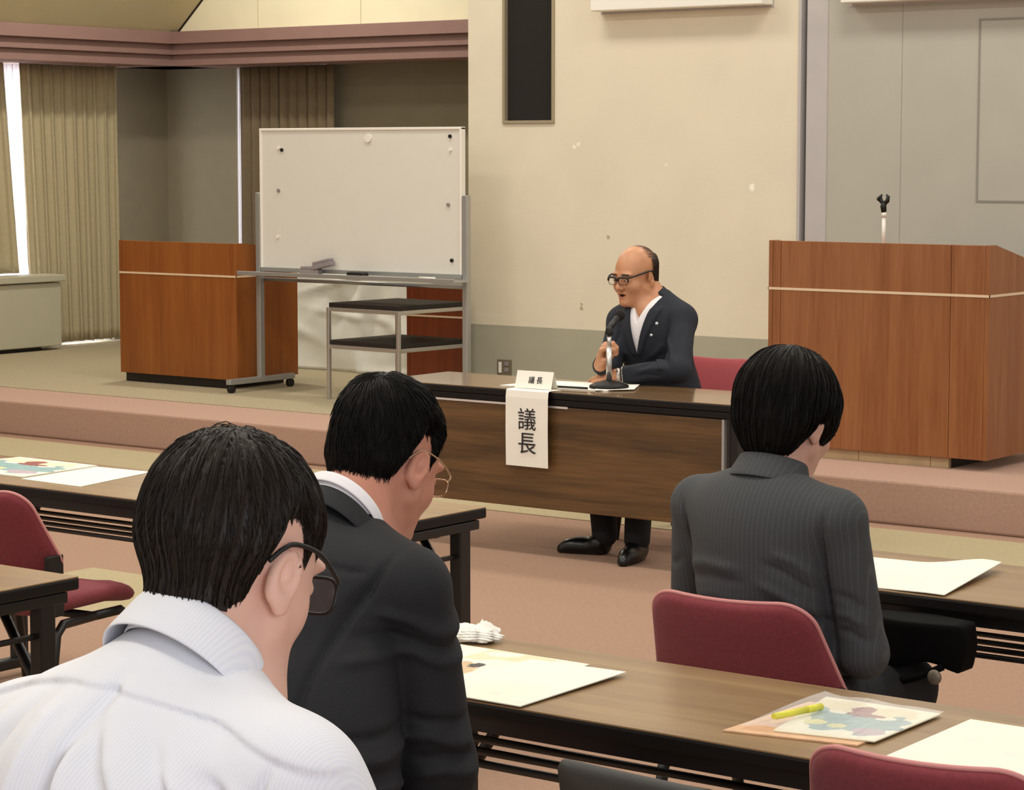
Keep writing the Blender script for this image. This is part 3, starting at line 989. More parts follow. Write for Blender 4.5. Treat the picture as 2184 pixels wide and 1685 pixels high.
def sheet(name, label, cat, quad, m, z=ZT, th=0.002, curl=None, group=None, parent=None, nx=14, ny=10, mf=None):
    """sheet or thin stack with corners quad (4 plan points, ccw)"""
    c = sum((Vector(p) for p in quad), Vector((0, 0))) / 4
    bm = bmesh.new()
    q = [Vector(p) - c for p in quad]
    rows = []
    for j in range(ny + 1):
        v = j / ny
        row = []
        for i in range(nx + 1):
            u = i / nx
            p = (q[0] * (1 - u) + q[1] * u) * (1 - v) + (q[3] * (1 - u) + q[2] * u) * v
            h = curl(u, v) if curl else 0.0
            row.append((p.x, p.y, h))
        rows.append(row)
    top = [[bm.verts.new((x, y, h + th)) for x, y, h in r] for r in rows]
    bot = [[bm.verts.new((x, y, h)) for x, y, h in r] for r in rows]
    for j in range(ny):
        for i in range(nx):
            ft = bm.faces.new((top[j][i], top[j][i + 1], top[j + 1][i + 1], top[j + 1][i]))
            if mf: ft.material_index = mf((i + 0.5) / nx, (j + 0.5) / ny)
            bm.faces.new((bot[j][i], bot[j + 1][i], bot[j + 1][i + 1], bot[j][i + 1]))
    for i in range(nx):
        bm.faces.new((bot[0][i], bot[0][i + 1], top[0][i + 1], top[0][i]))
        bm.faces.new((bot[ny][i + 1], bot[ny][i], top[ny][i], top[ny][i + 1]))
    for j in range(ny):
        bm.faces.new((bot[j + 1][0], bot[j][0], top[j][0], top[j + 1][0]))
        bm.faces.new((bot[j][nx], bot[j + 1][nx], top[j + 1][nx], top[j][nx]))
    o = from_bm(name, bm, m, parent)
    o.location = (c.x, c.y, z)
    if label: tag(o, label, cat, group)
    return o


def leaflet_art(u, v):
    """printed areas of the picture leaflet: 0 paper, 1 teal, 2 red, 3 yellow, 4 cream, 5 lilac"""
    w = 0.05 * math.sin(17 * u + 9 * v) + 0.04 * math.sin(31 * v - 11 * u)
    if ((u - 0.45) / 0.10) ** 2 + ((v - 0.78) / 0.10) ** 2 < 1 + 4 * w or ((u - 0.52) / 0.20) ** 2 + ((v - 0.66) / 0.05) ** 2 < 1 + 4 * w: return 2
    if ((u - 0.22) / 0.10) ** 2 + ((v - 0.33) / 0.07) ** 2 < 1 + 4 * w or ((u - 0.45) / 0.09) ** 2 + ((v - 0.30) / 0.06) ** 2 < 1: return 3
    if ((u - 0.80) / 0.16) ** 2 + ((v - 0.24) / 0.10) ** 2 < 1 + 4 * w: return 5
    if abs(u - 0.52) < 0.40 + w and abs(v - 0.42) < 0.24 + w: return 1
    if v > 0.68 and abs(u - 0.5) < 0.42 + w and v < 0.93 + w * 0.5: return 4
    return 0


ART = [mat('leaflet paper', 'f4efd8', 0.5), mat('teal print', '86a9a8', 0.5, var=0.15, vscale=40), mat('red print', '8e362d', 0.5), mat('yellow print', 'dfd996', 0.5, var=0.1, vscale=40),
       mat('cream print', 'eadfbb', 0.5, var=0.06, vscale=40), mat('lilac print', 'b9a4ad', 0.5, var=0.1, vscale=40)]

def brochure_art(u, v):
    w = 0.05 * math.sin(19 * u + 7 * v) + 0.05 * math.sin(27 * v - 13 * u)
    if ((u - 0.61) / 0.035) ** 2 + ((v - 0.58) / 0.06) ** 2 < 1: return 2
    if ((u - 0.53) / 0.14) ** 2 + ((v - 0.46) / 0.17) ** 2 < 1 + 3 * w: return 1
    if v > 0.70 and 0.45 < u < 0.85 and w > -0.03: return 3
    return 0


BART = [ART[0], mat('tan print', 'd3b489', 0.5, var=0.12, vscale=50), mat('dark brown print', '2c1a14', 0.5), mat('pale olive print', 'e3dab4', 0.5, var=0.06, vscale=60)]

# front table, left: printed leaflet and papers beside the black suited man, plus a small plastic bag
sheet('leaflet', 'tan picture leaflet lying under the white papers beside the black suited man', 'leaflet', ((-3.06, 3.42), (-2.62, 3.42), (-2.625, 3.75), (-3.06, 3.75)), BART, nx=70, ny=50, mf=brochure_art)
sheet('document', 'white printed document on the front table right of the black suited man', 'document', ((-2.765, 3.377), (-2.515, 3.377), (-2.515, 3.712), (-2.735, 3.712)), M['paper'], ZT + 0.0022,
      curl=lambda u, v: 0.004 * u * v)
bm = bmesh.new()
rr = random.Random(3)
bmesh.ops.create_icosphere(bm, subdivisions=5, radius=1.0)
for v in bm.verts:
    n = v.co.copy()
    d = 1 + 0.16 * math.sin(7 * n.x + 3 * n.y) * math.sin(6 * n.y - 4 * n.z) + 0.14 * abs(math.sin(11 * n.x * n.y + 9 * n.z)) + 0.10 * abs(math.sin(17 * n.y + 6 * n.x))
    knot = 0.9 * max(0.0, 1 - ((n.x - 0.55) ** 2 + (n.y - 0.5) ** 2) / 0.10) * (0.6 + 0.4 * math.sin(26 * n.x) * math.sin(23 * n.y))
    v.co = Vector((n.x * d * 0.078, n.y * d * 0.042, max(0.0, 0.011 + n.z * d * 0.014 + (knot * 0.024 if n.z > 0 else 0))))
o = from_bm('plastic_bag', bm, M['white'], None, True)
o.location = (-2.985, 3.805, ZT)
tag(o, 'small crumpled white plastic bag at the left end of the front table', 'bag')

# front table, right: envelope under leaflet in a clear folder
FO = (-2.0, 3.62)
off = lambda quad: tuple((x + FO[0], y + FO[1]) for x, y in quad)
sheet('envelope', 'peach coloured envelope under the leaflet in the clear folder', 'envelope', off(((-0.135, -0.175), (0.10, -0.13), (0.09, 0.14), (-0.125, 0.10))), M['peach'], ZT, 0.003)
sheet('leaflet', 'colourful leaflet with teal picture in the clear folder on the front table', 'leaflet', off(((-0.06, -0.135), (0.115, -0.10), (0.113, 0.148), (-0.115, 0.145))), ART, ZT + 0.0035, 0.002, nx=60, ny=60, mf=leaflet_art)
sheet('clear_folder', 'clear plastic folder covering leaflet and envelope on the front table', 'folder', off(((-0.118, -0.15), (0.118, -0.11), (0.116, 0.152), (-0.12, 0.15))), M['film'], ZT + 0.0065, 0.0006,
      curl=lambda u, v: 0.002 + 0.006 * math.sin(7 * u + 2 * v) ** 2 * (1 - u))
t = thing('highlighter_pen', 'yellow highlighter pen lying on the clear folder', 'pen', (FO[0], FO[1], ZT))
bm = bmesh.new()
tube(bm, [(-0.085, -0.09, 0.017), (-0.068, -0.0075, 0.0165)], 0.006)
from_bm('barrel', bm, M['yellow'], t)
bm = bmesh.new()
tube(bm, [(-0.068, -0.0075, 0.0165), (-0.06, 0.03, 0.016)], 0.0064)
from_bm('cap', bm, M['yellow'], t)
sheet('document', 'white printed document at the lower right, on the front table by the chair', 'document', ((-1.83, 3.44), (-1.53, 3.44), (-1.53, 3.775), (-1.835, 3.775)), M['paper'])

# left table: leaflet folder and document
sheet('leaflet', 'colourful leaflet in a folder on the left table at the photo edge', 'leaflet', ((-5.98, 4.93), (-5.555, 4.93), (-5.57, 5.25), (-5.93, 5.25)), ART, th=0.004, nx=60, ny=60, mf=leaflet_art)
sheet('document', 'white document on the left table right of the colourful leaflet', 'document', ((-5.535, 4.905), (-5.265, 4.895), (-5.335, 5.252), (-5.56, 5.24)), M['paper'])
# woman's table
sheet('document', 'white document with a curled edge on the table before the grey suited woman', 'document', ((-2.72, 4.82), (-2.41, 4.815), (-2.455, 5.20), (-2.79, 5.18)), M['paper'],
      curl=lambda u, v: 0.022 * math.sin(min(1.0, max(0, u - 0.35) / 0.65) * PI / 2) ** 2 * (0.15 + v) * (1 - 0.25 * max(0, u - 0.85) / 0.15))

# chairman table
sheet('document', 'white papers spread on the chairman table under his hands', 'document', ((-6.16, 8.13), (-5.66, 8.20), (-5.70, 8.50), (-6.13, 8.42)), M['plainpaper'], th=0.004)
sheet('document', 'white papers at the right of the microphone base on the chairman table', 'document', ((-5.70, 8.17), (-5.59, 8.30), (-5.69, 8.49), (-5.84, 8.40)), M['plainpaper'], ZT + 0.0045, th=0.002)
bm = bmesh.new()
tube(bm, [(-5.99, 8.16, 0.715), (-5.97, 8.19, 0.708)], 0.006)
tube(bm, [(-5.97, 8.17, 0.710), (-5.75, 8.19, 0.710)], 0.0045)
tag(from_bm('pen', bm, M['black']), 'black pen lying on the chairman papers left of the microphone base', 'pen')


def kanji(name, txt, size, loc, rot, m, parent, vertical=True):
    out = []
    for i, ch in enumerate(txt):
        cu = bpy.data.curves.new(name, 'FONT')
        cu.body = ch
        cu.size = size
        cu.align_x = 'CENTER'
        cu.extrude = 0.0006
        ob = bpy.data.objects.new('tmp', cu)
        COL.objects.link(ob)
        bpy.context.view_layer.update()
        me = bpy.data.meshes.new_from_object(ob.evaluated_get(bpy.context.evaluated_depsgraph_get()))
        bpy.data.objects.remove(ob)
        o = link_mesh(name, me, m, parent)
        off = (0, 0, -i * size * 1.02) if vertical else (i * size * 1.25, 0, 0)
        o.location = Vector(loc) + Vector(off)
        o.rotation_euler = rot
        out.append(o)
    return out


# hanging name sheet
t = thing('name_sheet', 'white sheet with large black characters hanging from the chairman table front', 'sign', (-5.948, 8.043, 0.70))
bm = bmesh.new()
prof = [(0.085, 0.0015), (0.0, 0.0025), (-0.008, -0.002), (-0.012, -0.03), (-0.013, -0.16), (-0.010, -0.318)]
for a, b in zip(prof[:-1], prof[1:]):
    pa = [(-0.108, a[0] , a[1]), (0.110, a[0], a[1])]; pb = [(-0.108, b[0], b[1]), (0.110, b[0], b[1])]
    bm.faces.new([bm.verts.new(p) for p in (pa[0], pa[1], pb[1], pb[0])])
bmesh.ops.remove_doubles(bm, verts=list(bm.verts), dist=1e-5)
o = from_bm('sheet', bm, M['plainpaper'], t)
md = o.modifiers.new('paper', 'SOLIDIFY'); md.thickness = 0.0012; md.offset = 0
kanji('character', '議長', 0.098, (0.004, -0.0155, -0.155), (PI / 2, 0, 0), M['ink'], t)
# name tent
t = thing('name_tent', 'small white folded name card standing on the chairman table', 'name card', (-5.955, 8.105, ZT + 0.004), math.radians(2))
bm = bmesh.new()
for q in (((-0.092, -0.022, 0), (0.092, -0.022, 0), (0.092, 0, 0.072), (-0.092, 0, 0.072)), ((-0.092, 0, 0.072), (0.092, 0, 0.072), (0.092, 0.03, 0), (-0.092, 0.03, 0))):
    bm.faces.new([bm.verts.new(p) for p in q])
bmesh.ops.remove_doubles(bm, verts=list(bm.verts), dist=1e-5)
o = from_bm('card', bm, M['plainpaper'], t)
md = o.modifiers.new('paper', 'SOLIDIFY'); md.thickness = 0.001
kanji('character', '議長', 0.032, (-0.012, -0.0165, 0.024), (math.radians(73), 0, 0), M['ink'], t, False)

# desk microphone
t = thing('microphone', 'desk microphone on a round black base in front of the speaking man', 'microphone', (-5.717, 8.30, ZT + 0.002))
bm = bmesh.new(); lathe(bm, [(0.080, 0), (0.084, 0.006), (0.082, 0.014), (0.06, 0.024), (0.028, 0.032), (0.014, 0.036)]); from_bm('base', bm, M['blackedge'], t)
box('base_label', -0.028, 0.022, -0.070, -0.045, 0.0205, 0.0275, M['inlay'], t, 0, Matrix.Rotation(math.radians(9), 4, 'X'))
tubeo('pole', [(0, 0, 0.03), (0, 0, 0.17)], 0.0125, M['chrome'], t, 14)
tubeo('upper_pole', [(0, 0, 0.165), (0, 0, 0.225)], 0.0095, M['chrome'], t, 14)
bm = bmesh.new()
lathe(bm, [(0.014, 0.222), (0.019, 0.232), (0.014, 0.25), (0.008, 0.262)], n=16); from_bm('clip', bm, M['black'], t)
bm = bmesh.new()
tube(bm, [(0.0, -0.012, 0.243), (-0.004, 0.02, 0.262), (-0.010, 0.075, 0.290)], [0.010, 0.013, 0.015])
from_bm('handle', bm, M['black'], t)
bm = bmesh.new()
bmesh.ops.create_uvsphere(bm, u_segments=20, v_segments=14, radius=0.022, matrix=Matrix.Translation((-0.013, 0.098, 0.302)) @ Matrix.Scale(1.15, 4, (0, 0, 1)))
for f in bm.faces: f.smooth = True
from_bm('windscreen', bm, M['speaker'], t)

# black bag hanging under the woman's table, with strap and tag
t = thing('shoulder_bag', 'black cloth bag hanging under the table right of the grey suited woman', 'bag', (-2.43, 4.725, 0.0))
bm = bmesh.new()
bmesh.ops.create_cube(bm, size=1.0)
bmesh.ops.subdivide_edges(bm, edges=list(bm.edges), cuts=8, use_grid_fill=True)
for v in bm.verts:
    x, y, z = v.co.x, v.co.y, v.co.z
    k = 1 - 0.25 * (z + 0.5)
    v.co = Vector((x * 0.25 * (1 - 0.3 * max(0, -z)) + 0.05 * (0.5 - z) * 0.3, y * 0.11 * (1.2 - abs(x)) , 0.618 + z * 0.095 + 0.012 * math.sin(9 * x) * (0.5 - z)))
bmesh.ops.smooth_vert(bm, verts=list(bm.verts), factor=0.5, use_axis_x=True, use_axis_y=True, use_axis_z=True)
from_bm('body', bm, M['bagcloth'], t, True)
tubeo('strap', bez([(-0.06, -0.05, 0.56), (-0.02, -0.06, 0.535), (0.03, -0.06, 0.545), (0.09, -0.05, 0.575)]), 0.008, M['bagcloth'], t)
bm = bmesh.new()
bmesh.ops.create_uvsphere(bm, u_segments=14, v_segments=10, radius=0.017, matrix=Matrix.Translation((0.075, -0.06, 0.552)) @ Matrix.Scale(0.5, 4, (0, 1, 0)))
from_bm('tag', bm, M['outlet'], t, True)

#%%PEOPLE
# ------------------------------------------------------------------ people: distance-field modelling
A3 = lambda *p: np.array(p, float)


def smin(a, b, k):
    h = np.clip(0.5 + 0.5 * (b - a) / k, 0, 1)
    return b * (1 - h) + a * h - k * h * (1 - h)


def smax(a, b, k):
    return -smin(-a, -b, k)


def rot(rx=0, ry=0, rz=0):
    return np.array(Euler((math.radians(rx), math.radians(ry), math.radians(rz)), 'XYZ').to_matrix())


def ell(p, c, r, R=None):
    q = p - np.array(c, float)
    if R is not None:
        q = q @ R
    r = np.array(r, float)
    k0 = np.linalg.norm(q / r, axis=1)
    k1 = np.linalg.norm(q / (r * r), axis=1)
    return k0 * (k0 - 1.0) / np.maximum(k1, 1e-9)


def cone(p, a, b, ra, rb):
    a = np.array(a, float); b = np.array(b, float)
    d = b - a
    h = np.clip(((p - a) @ d) / max(d @ d, 1e-12), 0, 1)
    return np.linalg.norm(p - a - h[:, None] * d, axis=1) - (ra + (rb - ra) * h)


def chain(p, pts, rs, k=0.02):
    out = None
    for i in range(len(pts) - 1):
        c = cone(p, pts[i], pts[i + 1], rs[i], rs[i + 1])
        out = c if out is None else smin(out, c, k)
    return out


def rbox(p, c, h, r, R=None):
    q = p - np.array(c, float)
    if R is not None:
        q = q @ R
    q = np.abs(q) - np.array(h, float) + r
    return np.linalg.norm(np.maximum(q, 0), axis=1) + np.minimum(q.max(axis=1), 0) - r


def folds(p, lst):
    """sum of soft ridges along segments (a, b, amplitude, width)"""
    s = np.zeros(len(p))
    for a, b, amp, w in lst:
        a = np.array(a, float); b = np.array(b, float)
        d = b - a
        h = np.clip(((p - a) @ d) / (d @ d), 0, 1)
        q = np.linalg.norm(p - a - h[:, None] * d, axis=1)
        s += amp * np.exp(-(q / w) ** 2) * np.sin(PI * np.clip(h, 0.08, 0.92)) ** 0.5
    return s


def creases(p, lst, ymax, ax=(0, 2), sign=1):
    """cloth folds drawn on the back (or front) of a garment: polylines in a plane, (points, amplitude, width)"""
    q = p[:, list(ax)]
    m = np.clip((ymax - p[:, 1]) * sign / 0.03 + 0.5, 0, 1)
    s = np.zeros(len(p))
    for pts, amp, w in lst:
        best = np.full(len(p), 9.0); tpos = np.zeros(len(p)); n = len(pts) - 1
        for i in range(n):
            a = np.array(pts[i], float); d = np.array(pts[i + 1], float) - a
            h = np.clip(((q - a) @ d) / (d @ d), 0, 1)
            r = np.linalg.norm(q - a - h[:, None] * d, axis=1)
            u = r < best
            best = np.where(u, r, best); tpos = np.where(u, (i + h) / n, tpos)
        s += amp * np.exp(-(best / w) ** 2) * np.clip(4 * np.minimum(tpos, 1 - tpos) + 0.15, 0, 1)
    return s * m


def nets(fn, lo, hi, h):
    """surface nets on a block-sparse grid -> verts, quads"""
    lo = np.array(lo, float)
    nb = np.ceil((np.array(hi) - lo) / (h * 8)).astype(int)
    N = nb * 8
    bi = np.stack(np.meshgrid(*[np.arange(n) for n in nb], indexing='ij'), -1).reshape(-1, 3)
    bc = lo + (bi * 8 + 3.5) * h
    bd = fn(bc)
    V = np.repeat(np.repeat(np.repeat(bd.reshape(nb), 8, 0), 8, 1), 8, 2).astype(np.float32)
    act = bi[np.abs(bd) < 13 * h]
    off = np.stack(np.meshgrid(*[np.arange(8)] * 3, indexing='ij'), -1).reshape(-1, 3)
    for s in range(0, len(act), 400):
        ids = (act[s:s + 400, None, :] * 8 + off[None]).reshape(-1, 3)
        V[ids[:, 0], ids[:, 1], ids[:, 2]] = fn(lo + ids * h)
    S = V < 0
    c = np.zeros(np.array(N) - 1, np.int8)
    for i in (0, 1):
        for j in (0, 1):
            for k in (0, 1):
                c += S[i:N[0] - 1 + i, j:N[1] - 1 + j, k:N[2] - 1 + k]
    cells = np.argwhere((c > 0) & (c < 8))
    idx = -np.ones(c.shape, np.int32)
    idx[tuple(cells.T)] = np.arange(len(cells))
    acc = np.zeros((len(cells), 3)); cnt = np.zeros(len(cells))
    cor = [(i, j, k) for i in (0, 1) for j in (0, 1) for k in (0, 1)]
    for a in cor:
        for ax in range(3):
            if a[ax] == 1: continue
            b = list(a); b[ax] = 1
            va = V[tuple((cells + a).T)]; vb = V[tuple((cells + b).T)]
            m = (va < 0) != (vb < 0)
            t = np.where(m, va / np.where(m, va - vb, 1), 0)
            pt = np.array(a, float)[None] + np.zeros((len(cells), 3))
            pt[:, ax] += t
            acc[m] += pt[m]; cnt[m] += 1
    verts = lo + (cells + acc / np.maximum(cnt, 1)[:, None]) * h
    quads = []
    for ax in range(3):
        o1, o2 = [(1, 2), (2, 0), (0, 1)][ax]
        sl0 = [slice(1, n - 1) for n in N]; sl0[ax] = slice(0, N[ax] - 1)
        sl1 = list(sl0); sl1[ax] = slice(1, N[ax])
        s0 = S[tuple(sl0)]; s1 = S[tuple(sl1)]
        st = np.array([1, 1, 1]); st[ax] = 0
        for flip, m in ((False, s0 & ~s1), (True, ~s0 & s1)):
            e = np.argwhere(m) + st
            if not len(e): continue
            d1 = np.zeros(3, int); d1[o1] = 1
            d2 = np.zeros(3, int); d2[o2] = 1
            q = [idx[tuple((e - d1 - d2).T)], idx[tuple((e - d2).T)], idx[tuple(e.T)], idx[tuple((e - d1).T)]]
            q = np.stack(q, 1)
            quads.append(q[:, ::-1] if flip else q)
    quads = np.concatenate(quads)
    quads = quads[(quads >= 0).all(1)]
    return verts, quads


def sdf_mesh(name, fn, lo, hi, h, m, parent, post=None, matfn=None, relax=1):
    v, q = nets(fn, lo, hi, h)
    # pull vertices onto the true surface
    for _ in range(relax):
        e = h * 0.5
        d0 = fn(v)
        g = np.stack([fn(v + A3(e, 0, 0)) - d0, fn(v + A3(0, e, 0)) - d0, fn(v + A3(0, 0, e)) - d0], 1) / e
        gl = np.maximum((g * g).sum(1), 0.05)
        v = v - g * np.clip(d0 / gl, -h, h)[:, None]
    if post is not None:
        v = post(v)
    me = bpy.data.meshes.new(name)
    me.vertices.add(len(v)); me.vertices.foreach_set('co', v.astype(np.float32).ravel())
    me.loops.add(len(q) * 4); me.loops.foreach_set('vertex_index', q.astype(np.int32).ravel())
    me.polygons.add(len(q)); me.polygons.foreach_set('loop_start', np.arange(0, len(q) * 4, 4, dtype=np.int32))
    me.update(calc_edges=True)
    me.validate()
    o = link_mesh(name, me, m, parent, True)
    if matfn is not None:
        cen = v[q].mean(1)
        me.polygons.foreach_set('material_index', matfn(cen).astype(np.int32))
    return o


# ---- head, in head coordinates: origin between the ear holes, x right, y forward, z up
def head_sdf(p, ears=True, mouth_open=0.0, slim=0.0):
    ax = np.abs(p[:, 0])
    s = np.stack([ax, p[:, 1], p[:, 2]], 1)
    d = ell(p, (0, -0.012, 0.052), (0.077, 0.098, 0.088))
    d = smin(d, ell(p, (0, 0.040, 0.005), (0.066, 0.058, 0.085)), 0.03)
    d = smin(d, cone(s, (0.052 - slim * 0.6, 0.012, -0.045), (0.012, 0.072, -0.092), 0.024, 0.021), 0.03)
    d = smin(d, ell(p, (0, 0.045, -0.058), (0.047 - slim, 0.050, 0.045)), 0.025)
    d = smin(d, ell(p, (0, 0.086, -0.094), (0.020, 0.016, 0.016)), 0.018)
    d = smin(d, ell(s, (0.042 - slim, 0.066 - slim * 0.6, -0.026), (0.027 - slim * 0.5, 0.026 - slim * 0.3, 0.026)), 0.02)
    d = smin(d, ell(s, (0.026, 0.088, 0.030), (0.032, 0.013, 0.010)), 0.014)
    d = smax(d, -ell(s, (0.033, 0.108, 0.006), (0.021, 0.018, 0.014)), 0.012)
    d = smin(d, ell(s, (0.032, 0.086, 0.005), (0.0155, 0.0135, 0.0125)), 0.006)
    d = smin(d, cone(p, (0, 0.096, 0.016), (0, 0.117, -0.024), 0.008, 0.0115), 0.012)
    d = smin(d, ell(s, (0.013, 0.105, -0.027), (0.010, 0.010, 0.009)), 0.008)
    d = smin(d, ell(p, (0, 0.094, -0.052), (0.023, 0.011, 0.006)), 0.008)
    d = smin(d, ell(p, (0, 0.092, -0.064 - mouth_open * 0.6), (0.020, 0.011, 0.007)), 0.008)
    d = smax(d, -ell(p, (0, 0.104, -0.0575 - mouth_open * 0.3), (0.019, 0.012 + mouth_open * 0.4, 0.0012 + mouth_open * 0.5)), 0.004)
    if ears:
        R = rot(-12, 0, -24)
        q = (s - A3(0.0805, -0.010, 0.002)) * 1.08
        d2 = ell(q, (0, 0, 0), (0.0095, 0.0205, 0.0335), R)
        d2 = smin(d2, ell(q, (0.0, 0.004, -0.030), (0.007, 0.010, 0.013), R), 0.008)
        d2 = smax(d2, -ell(q, (0.0095, 0.001, 0.006), (0.0095, 0.0135, 0.0245), R), 0.003)
        d2 = smin(d2, ell(q, (0.001, 0.003, 0.004), (0.0055, 0.006, 0.013), R), 0.005)
        d2 = smin(d2, ell(q, (0.000, 0.014, -0.006), (0.006, 0.006, 0.008), R), 0.006)
        d = smin(d, d2, 0.006)
    return d


def skull_sdf(p):
    d = ell(p, (0, -0.012, 0.052), (0.077, 0.098, 0.088))
    d = smin(d, ell(p, (0, 0.040, 0.005), (0.066, 0.058, 0.085)), 0.03)
    d = smin(d, cone(p, (0, -0.035, -0.02), (0, -0.055, -0.12), 0.062, 0.055), 0.03)
    return d


def interp(x, xs, ys):
    return np.interp(x, xs, ys)


def hair_zone(p, pts, side=None):
    """positive inside the hair area; pts: (y, z of hair line)"""
    f = p[:, 2] - interp(p[:, 1], [a for a, b in pts], [b for a, b in pts])
    return f


def hair_sdf(p, pts, tmax, top=0.0, rough=None, tdist=0.05):
    f = hair_zone(p, pts)
    t = np.clip(f / tdist, 0, 1)
    t = t * t * (3 - 2 * t)
    th = -0.006 + (0.006 + tmax) * t + np.where(f > 0, 0.002, 0)
    th = th + top * np.clip((p[:, 2] - 0.06) / 0.08, 0, 1)
    d = skull_sdf(p) - th
    if rough is not None:
        d = d - rough(p) * t
    return d


def grad(fn, p, e=0.002):
    d0 = fn(p)
    g = np.stack([fn(p + A3(e, 0, 0)) - d0, fn(p + A3(0, e, 0)) - d0, fn(p + A3(0, 0, e)) - d0], 1) / e
    return g / np.maximum(np.linalg.norm(g, axis=1), 1e-6)[:, None], d0


def strands(name, roots, flow, surf, zone, nseg, step, rad, lift, m, parent, xf, seed=0, stop=True):
    """thin tapered hair strands that follow a flow over the hair surface (head coordinates, then xf)"""
    rs = np.random.RandomState(seed)
    n = len(roots)
    P = roots.copy()
    L = step * rs.uniform(0.6, 1.3, n)
    lf = rs.uniform(lift[0], lift[1], n)
    jit = rs.uniform(-0.010, 0.018, n)
    path = [P.copy()]
    live = np.ones(n, bool)
    for s in range(nseg):
        g, d0 = grad(surf, P)
        D = flow(P, s / nseg, rs)
        D = D - g * (D * g).sum(1)[:, None]
        D /= np.maximum(np.linalg.norm(D, axis=1), 1e-6)[:, None]
        Q = P + D * L[:, None]
        g, d0 = grad(surf, Q)
        Q = Q + g * ((lf * (0.3 + 0.7 * s / nseg) - d0))[:, None]
        if stop:
            live &= zone(Q) > jit
        P = np.where(live[:, None], Q, P)
        path.append(P.copy())
    path = np.stack(path, 1)                       # n, nseg+1, 3
    path = xf(path.reshape(-1, 3)).reshape(n, nseg + 1, 3)
    T = np.gradient(path, axis=1)
    T /= np.maximum(np.linalg.norm(T, axis=2, keepdims=True), 1e-7)
    a = np.cross(T, A3(0.31, 0.52, 0.8)[None, None]); a /= np.maximum(np.linalg.norm(a, axis=2, keepdims=True), 1e-7)
    b = np.cross(T, a)
    tt = np.linspace(0, 1, nseg + 1)
    R = rad * rs.uniform(0.6, 1.4, n)[:, None] * (np.minimum(1, 4 * tt + 0.4) * np.sqrt(np.maximum(0.0, 1 - tt ** 2.5)) + 0.04)[None]
    ring = [path + R[..., None] * (math.cos(2 * PI * k / 3) * a + math.sin(2 * PI * k / 3) * b) for k in range(3)]
    V = np.stack(ring, 2).reshape(-1, 3)
    base = np.arange(n)[:, None, None] * (nseg + 1) * 3 + np.arange(nseg)[None, :, None] * 3
    qs = []
    for k in range(3):
        k2 = (k + 1) % 3
        qs.append(np.stack([base[..., 0] + k, base[..., 0] + k2, base[..., 0] + 3 + k2, base[..., 0] + 3 + k], -1))
    Q = np.stack(qs, 2).reshape(-1, 4)
    return V, Q


def raw_mesh(name, parts, m, parent):
    vs, qs, o = [], [], 0
    for v, q in parts:
        vs.append(v); qs.append(q + o); o += len(v)
    v = np.concatenate(vs); q = np.concatenate(qs)
    me = bpy.data.meshes.new(name)
    me.vertices.add(len(v)); me.vertices.foreach_set('co', v.astype(np.float32).ravel())
    me.loops.add(len(q) * 4); me.loops.foreach_set('vertex_index', q.astype(np.int32).ravel())
    me.polygons.add(len(q)); me.polygons.foreach_set('loop_start', np.arange(0, len(q) * 4, 4, dtype=np.int32))
    me.update(calc_edges=True)
    me.validate()
    return link_mesh(name, me, m, parent, True)


def hair_object(name, m, parent, Hc, R, pts, tmax, top, flow, n, nseg, step, rad, lift, seed, h=0.004, tdist=0.05, rough=None, surf=None, zone=None, rootsel=None):
    surf = surf or (lambda p: hair_sdf(p, pts, tmax, top, rough, tdist))
    zone = zone or (lambda p: hair_zone(p, pts))
    v, q = nets(surf, (-0.16, -0.18, -0.17), (0.16, 0.16, 0.22), h)
    keep = zone(v) > -0.012
    rs = np.random.RandomState(seed)
    cand = v[(zone(v) > 0.006) & (rootsel(v) if rootsel else True)]
    roots = cand[rs.choice(len(cand), n, replace=len(cand) < n)] + rs.normal(0, 0.001, (n, 3))
    xf = lambda a: a @ R.T + Hc
    sv, sq = strands(name, roots, flow, surf, zone, nseg, step, rad, lift, m, parent, xf, seed)
    q = q[keep[q].all(1)]
    return raw_mesh(name, [(xf(v), q), (sv, sq)], m, parent)


# ---- hand: wrist W, matrix R with columns (thumb side, fingers, back of hand)
def hand_sdf(p, W, R, curl, thumb, side=1, spread=0.0, scale=1.0):
    q = ((p - W) @ R) / scale
    q = q * A3(side, 1, 1)
    d = rbox(q, (0, 0.045, 0), (0.038, 0.046, 0.013), 0.012)
    d = smin(d, cone(q, (0, -0.01, 0), (0, 0.03, 0), 0.024, 0.022), 0.02)
    fx = (0.030, 0.010, -0.010, -0.029)
    fl = (0.92, 1.0, 0.94, 0.76)
    fr = (0.0092, 0.0095, 0.009, 0.008)
    for i in range(4):
        c = curl[i] if hasattr(curl, '__len__') else curl
        a = A3(fx[i], 0.083 + (0.004 if i in (1, 2) else -0.003), 0.001)
        ang = 0.0
        sp = spread * (fx[i] / 0.03)
        pts = [a]
        for L, w in ((0.043, 0.9), (0.027, 1.1), (0.022, 0.75)):
            ang += math.radians(c * w)
            a = a + L * fl[i] * A3(math.sin(sp) * math.cos(ang), math.cos(ang) * math.cos(sp), -math.sin(ang))
            pts.append(a)
        d = smin(d, chain(q, pts, (fr[i] * 1.08, fr[i], fr[i] * 0.93, fr[i] * 0.8), 0.004), 0.006)
    d = smin(d, chain(q, thumb, (0.013, 0.012, 0.0105, 0.009), 0.006), 0.012)
    return d * scale


THUMB_REST = [(0.022, 0.012, -0.006), (0.046, 0.040, -0.012), (0.056, 0.068, -0.014), (0.056, 0.094, -0.016)]
THUMB_GRIP = [(0.022, 0.012, -0.006), (0.040, 0.040, -0.022), (0.034, 0.062, -0.042), (0.018, 0.076, -0.052)]


